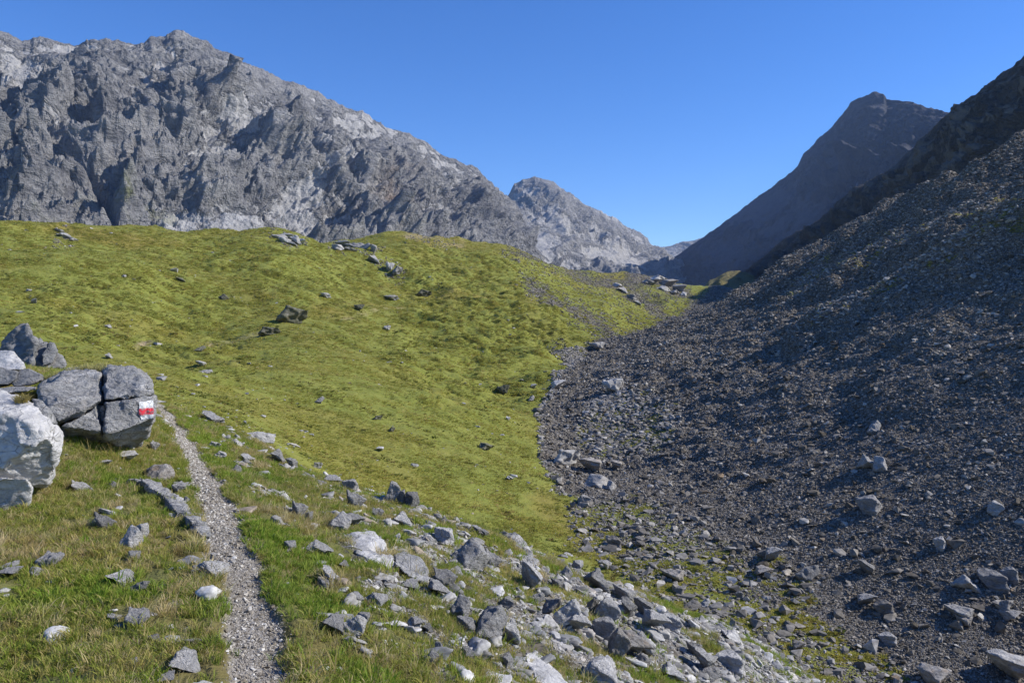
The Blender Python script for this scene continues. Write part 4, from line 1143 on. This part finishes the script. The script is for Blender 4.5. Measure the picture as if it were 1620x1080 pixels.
# valley floor, gully and scree (beyond the spur)
for (px, py, w, h, tilt, mat, label) in [
    (898, 726, 42, 26, 0, 'dark', 'dark blue-grey boulder at the bend of the stony gully'),
    (935, 740, 36, 20, 0, 'scree', 'brown-grey slab right of the gully-bend boulder'),
    (975, 737, 18, 13, 0, 'scree', 'small rounded rock right of the brown-grey slab'),
    (944, 763, 44, 20, 0, 'lime', 'pale broad rock below the brown-grey slab in the gully'),
    (966, 770, 16, 14, 0, 'lime', 'pale stone at the right end of the broad pale rock'),
    (922, 793, 20, 15, 0, 'dark', 'blue-grey stone on grass left below the gully stones'),
    (1067, 912, 30, 15, 0, 'scree', 'dark low rock at the edge of the stony flat'),
    (1079, 935, 22, 12, 0, 'scree', 'rock just below the dark low rock on the flat'),
    (971, 860, 24, 15, 0, 'scree', 'dark brown lump in the green hollow'),
    (984, 846, 10, 8, 0, 'dark', 'small grey stone above the brown lump in the hollow'),
    (1094, 958, 32, 10, 0, 'scree', 'brownish flat stone on the green flat by the rubble'),
    (1116, 954, 18, 11, 0, 'lime', 'rounded pale stone right of the brownish flat one'),
    (1126, 982, 30, 9, 0, 'scree', 'low tan slab on green turf beside the rubble'),
    (1171, 943, 14, 10, 0, 'dark', 'blue-grey stone alone near the stony flat'),
    (1204, 1015, 24, 12, 0, 'scree', 'flat-topped brown stone on bright green turf'),
    (1266, 1024, 20, 15, 0, 'scree', 'domed stone on green turf right of the flat-topped one'),
    (1225, 880, 26, 22, 0, 'dark', 'blue-grey rock casting a shadow left of a bigger one on the flat'),
    (1211, 906, 26, 14, 0, 'scree', 'dark brown rock below the shadow-casting rock'),
    (1270, 905, 32, 28, .4, 'dark', 'wedge-shaped blue-grey rock with a long shadow on the flat'),
    (1382, 677, 22, 19, 0, 'dark', 'pale-topped rock highest on the shaded scree'),
    (1373, 734, 22, 19, 0, 'dark', 'left rock of a pair on the shaded scree'),
    (1394, 735, 24, 21, 0, 'dark', 'right rock of a pair on the shaded scree'),
    (1378, 801, 40, 24, 0, 'dark', 'wide grey boulder in the middle of the scree'),
    (1571, 921, 40, 24, 0, 'dark', 'broad rounded grey boulder near the right edge of the scree'),
    (1602, 913, 26, 20, 0, 'dark', 'rounded boulder touching the right edge of the view'),
    (1528, 928, 30, 20, .3, 'dark', 'tilted boulder left of the broad rounded one'),
    (1596, 962, 28, 20, 0, 'dark', 'grey boulder below the right edge boulder'),
    (1602, 977, 24, 16, 0, 'dark', 'flatter boulder just under the grey one at the right'),
    (1402, 965, 32, 18, 0, 'scree', 'brown-grey boulder in the lower scree'),
    (1376, 953, 30, 16, 0, 'dark', 'bluish boulder left above the brown-grey one'),
    (1600, 1062, 54, 38, 0, 'dark', 'big dark boulder in the bottom right corner'),
    (1483, 1070, 38, 22, 0, 'scree', 'low brown boulder left of the corner boulder'),
    (1522, 972, 34, 16, 0, 'lime', 'cream-coloured slab in the lower scree'),
    (1526, 984, 20, 15, 0, 'scree', 'tan block under the cream-coloured slab'),
    (1408, 1014, 30, 13, 0, 'lime', 'pale flat slab low on the scree'),
    (1573, 805, 22, 19, 0, 'dark', 'knobbly boulder high at the right of the scree'),
    (1488, 862, 20, 17, 0, 'dark', 'light blue-grey boulder on the mid scree'),
    (1367, 900, 26, 18, .3, 'dark', 'rounded boulder above the lower scree boulders'),
    (970, 612, 36, 20, 0, 'dark', 'long low boulder above the green patch in the scree'),
    (885, 610, 22, 14, 0, 'lime', 'light boulder at the left rim of the upper gully'),
    (844, 612, 10, 8, 0, 'lime', 'light stone on grass left of the upper gully'),
    (840, 631, 11, 8, 0, 'lime', 'lower of two stones on grass left of the gully'),
    (797, 618, 22, 13, 0, 'mossy', 'dark mossy rock on the meadow left of the gully'),
    (945, 549, 24, 11, 0, 'lime', 'pale boulder where the gully narrows'),
    (930, 571, 10, 9, 0, 'dark', 'grey boulder in the narrow upper gully'),
    # meadow
    (457, 500, 44, 26, .2, 'mossy', 'large dark mossy boulder on the far meadow'),
    (425, 526, 27, 13, 0, 'mossy', 'low mossy rock below the large mossy boulder'),
    (627, 432, 16, 14, .2, 'dark', 'lowest of the boulders below the crest outcrop'),
    (614, 425, 15, 12, .2, 'dark', 'middle boulder below the crest outcrop'),
    (589, 411, 20, 10, .4, 'dark', 'highest boulder below the crest outcrop'),
    (618, 473, 22, 7, 0, 'dark', 'grey rock flush with the meadow shelf'),
    (670, 467, 22, 10, 0, 'mossy', 'mossy mound on the edge of the meadow shelf'),
    (567, 487, 18, 8, 0, 'mossy', 'dark mound at the left end of the meadow shelf'),
    (513, 468, 16, 7, 0, 'dark', 'small dark rock on the upper meadow above the large mossy boulder'),
    (505, 633, 14, 9, 0, 'dark', 'grey triangular rock in the middle meadow'),
    (767, 707, 24, 12, .3, 'mossy', 'mossy block with a pale top on the lower meadow'),
    (602, 712, 12, 6, .2, 'lime', 'small white stone on the lower meadow'),
    (803, 662, 8, 5, .3, 'lime', 'little white stone right of the mossy block'),
    (806, 757, 12, 5, .4, 'lime', 'white sliver of stone on the lower meadow near the gully'),
    (613, 520, 12, 7, 0, 'lime', 'pale stone in the far meadow below the shelf'),
    (598, 661, 14, 7, 0, 'mossy', 'dark mossy lump left of the meadow slope brow'),
    (620, 680, 10, 8, 0, 'mossy', 'small mossy knob in the middle meadow'),
    (315, 578, 17, 7, .2, 'lime', 'upper white rock of a pair on the near meadow'),
    (325, 588, 20, 5, .2, 'lime', 'lower white rock of a pair on the near meadow'),
    (172, 564, 9, 8, 0, 'lime', 'white stone on the meadow above the marked boulder'),
    (315, 552, 18, 8, 0, 'mossy', 'dark mossy rock below the bare bit of meadow trail'),
    (171, 517, 8, 5, 0, 'lime', 'tiny pale stone left of the bare bit of meadow trail'),
    (277, 428, 12, 6, 0, 'dark', 'flattish grey stone high on the left meadow'),
    (196, 437, 7, 4, 0, 'lime', 'single white stone high on the left meadow'),
    (44, 460, 8, 4, 0, 'lime', 'white stone on the far left of the meadow'),
    (55, 478, 9, 8, 0, 'dark', 'standing grey stone on the far left of the meadow'),
    (352, 470, 14, 7, .3, 'mossy', 'dark rock left above the large mossy boulder'),
    (285, 443, 16, 5, .2, 'mossy', 'flat mossy rock on the upper left meadow'),
]:
    rock_at(px, py, w, h, label, mat, tilt, dmin=17.0, group='rocks in the gully, on the scree and on the meadow')

# crest outcrops: clusters of blocks standing in the turf
for nm, lab, spots in [
    ('outcrop', 'grey rock outcrop on the rounded meadow crest', [(440, 374, 20, 7), (455, 376, 18, 8), (468, 380, 14, 10), (478, 384, 12, 8), (448, 381, 16, 6), (462, 386, 14, 5)]),
    ('outcrop', 'low bluish ledge of rock in the saddle of the meadow crest', [(532, 391, 18, 6), (545, 387, 22, 8), (562, 388, 24, 8), (578, 390, 16, 7), (588, 394, 10, 9), (553, 395, 18, 4)]),
    ('outcrop', 'small broken ledge on the far left meadow crest', [(92, 366, 12, 4), (100, 371, 16, 4), (108, 376, 14, 5), (116, 380, 10, 4)]),
    ('outcrop', 'blue-grey crag capping the knoll at the head of the gully', [(1040, 440, 34, 10), (1058, 447, 30, 14), (1074, 455, 24, 14), (1025, 445, 24, 9), (1048, 455, 22, 8), (1066, 462, 18, 8), (1080, 464, 12, 8)]),
    ('outcrop', 'pale crag on the slope left of the knoll', [(985, 458, 18, 8), (998, 468, 18, 8), (1008, 478, 14, 7), (975, 450, 16, 6)]),
]:
    g0 = hit(spots[0][0], spots[0][1] + 4, 60.0)
    root = empty(nm, g0, lab, 'rock outcrop')
    for i, (px, py, w, h) in enumerate(spots):
        g = hit(px, py + h * 0.4, 60.0)
        k = g.y / F
        o = link('rock_block', proto(i * 2 + px, 'dark' if i % 3 else 'lime'), parent=root)
        rs = random.Random(px * 3 + py)
        sf = 1.0 if px < 960 else 0.75
        o.scale = (w * k * 1.3 * sf, w * k * rs.uniform(0.8, 1.2), h * k * 1.7 * sf)
        o.rotation_euler = (rs.uniform(-.2, .2), rs.uniform(0, .4), rs.uniform(-.5, .5))
        o.location = Vector((g.x, g.y, g.z - h * k * 0.5)) - root.location

# ------------------------------------------------------------------ scattered stones and grass
DU = np.gradient(ug)[None, :] * np.ones_like(D)
DWW = np.gradient(wg)[:, None] * np.ones_like(D)
AREA = D * D * DU * DWW
dS = np.abs(np.gradient(S, axis=0))
SCRA = DU * np.maximum(dS, DWW * 0.02)
INV = (np.abs(U) < 0.72)


def sample(weight, n):
    w = np.clip(weight, 0, None).ravel().astype(np.float64)
    cdf = np.cumsum(w); cdf /= cdf[-1]
    k = np.searchsorted(cdf, rng.random(n))
    i, j = np.unravel_index(np.clip(k, 0, w.size - 1), D.shape)
    u = ug[j] + (rng.random(n) - 0.5) * DU[i, j]; w_ = wg[i] + (rng.random(n) - 0.5) * DWW[i, j]
    y = np.exp(w_); x = u * y
    return x, y, ground_z(x, y), i, j


def scatter(name, x, y, z, rot, scl, idx, protos, label):
    me = bpy.data.meshes.new(name)
    n = len(x)
    me.vertices.add(n)
    me.vertices.foreach_set('co', np.stack([x, y, z], 1).astype(np.float32).ravel())
    a = me.attributes.new('rot', 'FLOAT_VECTOR', 'POINT'); a.data.foreach_set('vector', rot.astype(np.float32).ravel())
    a = me.attributes.new('scl', 'FLOAT_VECTOR', 'POINT'); a.data.foreach_set('vector', scl.astype(np.float32).ravel())
    a = me.attributes.new('idx', 'INT', 'POINT'); a.data.foreach_set('value', idx.astype(np.int32))
    o = link(name, me, kind='stuff', label=label)
    coll = bpy.data.collections.new(name + '_kinds')
    for i, (pm) in enumerate(protos):
        coll.objects.link(bpy.data.objects.new('%s_kind_%02d' % (name, i), pm))
    g = bpy.data.node_groups.new(name + '_nodes', 'GeometryNodeTree')
    g.interface.new_socket('Geometry', in_out='INPUT', socket_type='NodeSocketGeometry')
    g.interface.new_socket('Geometry', in_out='OUTPUT', socket_type='NodeSocketGeometry')
    gi = g.nodes.new('NodeGroupInput'); go = g.nodes.new('NodeGroupOutput')
    ip = g.nodes.new('GeometryNodeInstanceOnPoints')
    ci = g.nodes.new('GeometryNodeCollectionInfo')
    ci.inputs['Collection'].default_value = coll
    ci.inputs['Separate Children'].default_value = True
    ci.inputs['Reset Children'].default_value = True
    ip.inputs['Pick Instance'].default_value = True

    def at(nm, ty):
        q = g.nodes.new('GeometryNodeInputNamedAttribute'); q.data_type = ty; q.inputs['Name'].default_value = nm
        return q.outputs['Attribute']
    L = g.links.new
    L(gi.outputs[0], ip.inputs['Points']); L(ci.outputs[0], ip.inputs['Instance'])
    L(at('idx', 'INT'), ip.inputs['Instance Index'])
    e2r = g.nodes.new('FunctionNodeEulerToRotation'); L(at('rot', 'FLOAT_VECTOR'), e2r.inputs[0]); L(e2r.outputs[0], ip.inputs['Rotation'])
    L(at('scl', 'FLOAT_VECTOR'), ip.inputs['Scale'])
    L(ip.outputs[0], go.inputs[0])
    m = o.modifiers.new('scatter', 'NODES'); m.node_group = g
    return o


def stone_proto(i, mat, k=10):
    rs = np.random.default_rng(500 + i)
    bm = bmesh.new()
    for p in rock_points(k, rs): bm.verts.new(p)
    bmesh.ops.convex_hull(bm, input=bm.verts)
    bmesh.ops.delete(bm, geom=[v for v in bm.verts if not v.link_faces], context='VERTS')
    bmesh.ops.recalc_face_normals(bm, faces=bm.faces)
    me = bpy.data.meshes.new('stone_shape'); bm.to_mesh(me); bm.free()
    me.materials.append(mat)
    return me


def fine_stone(i, mat, k):
    rs = np.random.default_rng(700 + i)
    me = hull_mesh('stone_shape', rock_points(k, rs), mat, 0.085, 0.05, 2.8, i)
    normalize(me)
    me.transform(Matrix.Translation((0, 0, -0.5)))
    return me


def simple_stone(name, stops, val=(0.65, 1.25)):
    t = NT(name)
    oi = t.n('ShaderNodeObjectInfo').outputs['Random']
    n = t.noise(t.tc.outputs['Object'], 3.5, 4, 0.65)
    col = t.ramp(oi, stops)
    hsv = t.n('ShaderNodeHueSaturation'); t.put(hsv.inputs['Color'], col); t.put(hsv.inputs['Value'], t.rng(n, 0.3, 0.7, *val))
    return t.done(hsv.outputs[0])


M['st_pale'] = simple_stone('pale_stone', [(0, (0.20, 0.20, 0.20)), (0.35, (0.30, 0.295, 0.285)), (0.7, (0.40, 0.39, 0.375)), (0.9, (0.50, 0.49, 0.47)), (1, (0.27, 0.21, 0.15))])
M['st_rub'] = simple_stone('rubble_stone', [(0, (0.18, 0.172, 0.16)), (0.45, (0.28, 0.27, 0.25)), (0.8, (0.38, 0.365, 0.34)), (0.93, (0.52, 0.50, 0.47)), (1, (0.29, 0.23, 0.165))])
M['st_scree2'] = simple_stone('floor_stone', [(0, (0.14, 0.13, 0.115)), (0.5, (0.22, 0.205, 0.185)), (0.85, (0.32, 0.305, 0.28)), (1, (0.42, 0.40, 0.37))])
M['st_scree'] = simple_stone('grey_scree_stone', [(0, (0.09, 0.078, 0.06)), (0.45, (0.175, 0.156, 0.128)), (0.75, (0.26, 0.238, 0.205)), (0.93, (0.42, 0.40, 0.36)), (1, (0.24, 0.175, 0.11))])
M['st_gravel'] = simple_stone('trail_gravel', [(0, (0.17, 0.145, 0.11)), (0.4, (0.29, 0.26, 0.215)), (0.85, (0.42, 0.39, 0.34)), (1, (0.62, 0.60, 0.55))])


def stones(name, weight, n, smin, smax, alpha, mat, label, flat=(0.4, 0.9), perD=0.0, tilt=0.5, bias=0.0, sink=0.15, fine=False):
    x, y, z, i, j = sample(weight, n)
    s0 = np.maximum(smin, perD * y)
    s = np.minimum(s0 * (1 - rng.random(n)) ** (-1 / alpha), smax)
    a = rng.uniform(0.7, 1.5, n); fl = rng.uniform(flat[0], flat[1], n)
    scl = np.stack([s * a, s / a ** 0.5, s * fl], 1)
    rot = np.stack([rng.normal(0, tilt * 0.6, n), rng.normal(bias, tilt * 0.6, n), rng.uniform(0, 6.28, n) if bias == 0 else rng.normal(0, 0.7, n)], 1)
    z = z + scl[:, 2] * (0.5 - sink) - 0.1 * s
    return scatter(name, x, y, z, rot, scl, rng.integers(0, 8, n), [(fine_stone if fine else stone_proto)(q, mat, 10 + q % 4) for q in range(8)], label)


nearvis = VIS * INV * (near > 0.5) * (D > 2.2)
farvis = VIS * INV * (near < 0.5) * (D < 450)
rk_n = np.clip(rock + fbm(X * 1.6, D * 1.6, octaves=3) * 0.75, 0, 1)
# sized to the distance they are seen from, so that they are neither dust nor slabs
stones('trail_gravel', nearvis * AREA * (1 - smooth(0.09, 0.17, td)) * (D < 15), 60000, 0.006, 0.035, 2.9, M['st_gravel'], 'loose pale gravel of the trail', tilt=0.5, perD=0.0012)
stones('rubble', nearvis * AREA ** 0.85 * smooth(0.40, 0.85, rk_n) ** 1.5, 50000, 0.012, 0.15, 2.2, M['st_rub'], 'pale angular limestone rubble over the spur', (0.22, 0.6), perD=0.0018, tilt=0.45, bias=0.35, fine=True)
stones('rubble', nearvis * AREA * (0.15 + rock) * (1 - tm), 2600, 0.03, 0.16, 1.8, M['st_pale'], 'scattered pale stones sunk in the spur turf', (0.25, 0.6), tilt=0.3, bias=0.2, fine=True)
rk_f = np.clip(rock + fbm(X * 0.55, D * 0.55, octaves=5, gain=0.7) * 1.2 * (rock > 0.10) * (rock < 0.8), 0, 1)
stones('scree', farvis * SCRA ** 0.8 * AREA ** 0.2 * smooth(0.35, 0.7, rk_f), 230000, 0.042, 0.6, 3.2, M['st_scree'], 'grey scree stones covering the right-hand slope and gully', (0.35, 0.8), perD=0.0016, tilt=0.5)
stones('floor_stones', farvis * AREA * smooth(0.10, 0.25, rock) * (1 - smooth(0.6, 0.85, rock)) * (X > -2) * (D < 140), 20000, 0.09, 0.6, 2.2, M['st_scree2'], 'loose grey and tan stones lying on the green valley floor', (0.3, 0.7), perD=0.0022, tilt=0.35, sink=0.05)
stones('meadow_stones', farvis * SCRA * (0.15 + np.clip(fbm(X * 0.1, D * 0.1, octaves=3), 0, 1)) * (1 - smooth(0.3, 0.5, rock)), 700, 0.12, 0.9, 2.2, M['st_pale'], 'pale stones dotted over the meadow', (0.3, 0.6), perD=0.0016, tilt=0.3, sink=0.3)


def tuft(i, mat, nb, spread, height, width, lean, segs=2):
    rs = np.random.default_rng(900 + i)
    vs, fs = [], []
    for b in range(nb):
        r, th = spread * math.sqrt(rs.random()), rs.random() * 6.283
        bx, by = r * math.cos(th), r * math.sin(th)
        h = height * rs.uniform(0.55, 1.15); w = width * rs.uniform(0.7, 1.3)
        la = th + rs.normal(0, 0.9); ln = lean * rs.uniform(0.3, 1.4) * h
        ta = rs.random() * 6.283
        tx, ty = math.cos(ta) * w / 2, math.sin(ta) * w / 2
        base = len(vs)
        for k in range(segs):
            q = k / segs
            ox, oy = bx + math.cos(la) * ln * q ** 1.7, by + math.sin(la) * ln * q ** 1.7
            ww = 1 - 0.35 * q
            vs += [(ox - tx * ww, oy - ty * ww, h * q - 0.02 * height), (ox + tx * ww, oy + ty * ww, h * q - 0.02 * height)]
        vs.append((bx + math.cos(la) * ln, by + math.sin(la) * ln, h * (1 - 0.25 * lean)))
        for k in range(segs - 1):
            a = base + 2 * k
            fs.append((a, a + 1, a + 3, a + 2))
        a = base + 2 * (segs - 1)
        fs.append((a, a + 1, a + 2))
    me = bpy.data.meshes.new('tuft_shape'); me.from_pydata(vs, [], fs); me.update(); me.materials.append(mat)
    return me


def grass(name, weight, n, size, label, protos, pick=None, perD=0.0, zs=(0.7, 1.3)):
    x, y, z, i, j = sample(weight, n)
    s = np.maximum(size[0], perD * y) * rng.uniform(0.7, 1.4, n) * np.where(rng.random(n) < 0.06, 1.5, 1)
    s = np.minimum(s, size[1])
    scl = np.stack([s, s, s * rng.uniform(*zs, n)], 1)
    rot = np.stack([rng.normal(0, 0.15, n), rng.normal(0.0, 0.15, n), rng.uniform(0, 6.28, n)], 1)
    idx = rng.integers(0, len(protos), n) if pick is None else pick(x, y, i, j)
    return scatter(name, x, y, z - 0.004, rot, scl, idx, protos, label)


PN = [tuft(q, M['blade'], 16, 0.5, 1.0, 0.075, 0.7, 3) for q in range(3)] + [tuft(10 + q, M['lush'], 16, 0.5, 1.0, 0.10, 0.6, 3) for q in range(2)] + \
     [tuft(20 + q, M['straw'], 18, 0.4, 1.1, 0.05, 0.9, 3) for q in range(3)]


def pick_near(x, y, i, j):
    lushy = smooth(0.0, 0.35, fbm(x * 1.1, y * 1.1, octaves=3) + 0.35 * (x - np.interp(y, [p[1] for p in TRW], [p[0] for p in TRW]) > 0.1) * np.exp(-((x - np.interp(y, [p[1] for p in TRW], [p[0] for p in TRW]) - 0.45) / 0.35) ** 2) * 1.6)
    dr = smooth(0.15, 0.6, dry[i, j] + rng.normal(0, 0.15, len(x)))
    r = rng.random(len(x))
    out = rng.integers(0, 3, len(x))
    out = np.where(r < lushy * 0.75, rng.integers(3, 5, len(x)), out)
    out = np.where(rng.random(len(x)) < dr * 0.32 * (1 - lushy * 0.8), rng.integers(5, 8, len(x)), out)
    return out


gm = nearvis * AREA * np.clip(1.35 - rk_n * 1.35, 0.07, 1) * (1 - tm) * np.clip(0.8 + fbm(X * 2.2, D * 2.2, octaves=3) * 1.8, 0.02, 1.6)
grass('grass', gm, 90000, (0.042, 0.13), 'short green and straw-coloured alpine grass on the spur', PN, pick_near)
clump = np.clip(fbm(X * 1.3 + 40, D * 1.3, octaves=3) * 2.6 - 0.35, 0, 1) ** 1.5
grass('dry_grass', nearvis * AREA * clump * (1 - tm) * (1 - smooth(0.4, 0.8, rk_n)), 4500, (0.06, 0.12), 'long dry grass clumps on the spur', PN[5:], zs=(0.8, 1.2))
PD = [tuft(60 + q, M['sedge'], 14, 0.55, 0.6, 0.2, 0.7, 2) for q in range(3)]
PM = [tuft(40 + q, M['meadow'], 12, 0.55, 0.55, 0.22, 0.9, 2) for q in range(5)]
gmf = farvis * SCRA ** 0.75 * AREA ** 0.25 * np.clip(1.15 - rk_f * 1.7, 0, 1) * (1 - trail) * np.clip(0.9 + fbm(X * 0.45, D * 0.45, octaves=4) * 2.0, 0.05, 2)
grass('meadow_grass', gmf, 190000, (0.16, 0.75), 'tussocky yellow-green meadow grass across the valley side', PM, perD=0.0030, zs=(0.2, 0.48))


def merged(name, protos, places, label, cat, mat):
    vs, fs = [], []
    loc = Vector(places[0][0])
    rs = random.Random(len(places))
    for p, sc in places:
        pm = rs.choice(protos); b = len(vs)
        rt = Matrix.Rotation(rs.uniform(0, 6.28), 3, 'Z')
        vs += [Vector(p) - loc + rt @ (v.co * sc) for v in pm.vertices]
        fs += [[b + q for q in f.vertices] for f in pm.polygons]
    me = bpy.data.meshes.new(name); me.from_pydata([tuple(v) for v in vs], [], fs); me.update()
    me.materials.append(mat)
    o = link(name, me, label=label, cat=cat); o.location = loc
    return o


BV1 = bvh_of(b1.children, b1.location)


def on(bv, px, py, d0):
    h = bv.ray_cast(eye, (P3(px, py, d0) - eye).normalized())
    return h[0] if h[0] is not None else P3(px, py, d0)


merged('grass_tuft', PN[5:], [(on(BV1, 36 + random.uniform(-9, 9), 636 + random.uniform(-3, 3), 6.4), random.uniform(0.05, 0.085)) for _ in range(16)],
       'small tan grass tuft growing on top of the bleached white boulder', 'grass tuft', M['straw'])
merged('grass_tuft', PN[5:], [(P3(72 + 92 * q / 69, 604 - 19 * min(1, q / 45) + random.uniform(-2, 5), 8.75 + 0.2 * random.random()), random.uniform(0.06, 0.11)) for q in range(70)],
       'strip of dry straw-coloured grass along the back of the trail-marked boulder', 'grass tuft', M['straw'])
stalk = tuft(77, M['straw'], 3, 0.25, 1.0, 0.016, 0.35, 4)
merged('grass_stalks', [stalk], [((lambda g: (g.x, g.y, g.z))(hit(px_, 726 + random.uniform(-4, 6), 5.0)), random.uniform(0.17, 0.30)) for px_ in (138, 143, 148, 152, 166, 170, 178, 183, 190)],
       'thin dry seed stalks in front of the shaded foot of the marked boulder', 'grass', M['straw'])
spots = np.clip(fbm(X * 0.32 + 9, D * 0.5, octaves=4, gain=0.65) * 3 - 0.45, 0, 1) * np.clip(0.3 + SK, 0, 2)
grass('sedge', farvis * SCRA ** 0.75 * AREA ** 0.25 * np.clip(1.15 - rk_f * 1.7, 0, 1) * (1 - trail) * spots, 9000, (0.20, 0.6), 'darker sedge tussocks dotted through the meadow', PD, perD=0.0032, zs=(0.4, 0.9))

# ------------------------------------------------------------------ air
HAZE = True
if HAZE:
    bm = bmesh.new()
    bmesh.ops.create_cube(bm, size=1)
    zt, zb = 780.0, float(min(Z.min(), -60)) - 200
    bmesh.ops.scale(bm, vec=(9000, 6400, zt - zb), verts=bm.verts)
    bmesh.ops.translate(bm, vec=(0, 2700, (zt + zb) / 2), verts=bm.verts)
    me = bpy.data.meshes.new('haze'); bm.to_mesh(me); bm.free()
    mh = bpy.data.materials.new('haze'); mh.use_nodes = True
    mh.node_tree.nodes.remove(mh.node_tree.nodes['Principled BSDF'])
    pv = mh.node_tree.nodes.new('ShaderNodeVolumePrincipled')
    pv.inputs['Color'].default_value = (0.42, 0.62, 1.0, 1)
    pv.inputs['Density'].default_value = 0.00006
    mh.node_tree.links.new(pv.outputs[0], mh.node_tree.nodes['Material Output'].inputs['Volume'])
    me.materials.append(mh)
    hz = link('haze', me, kind='stuff', label='thin blue mountain air filling the valley')
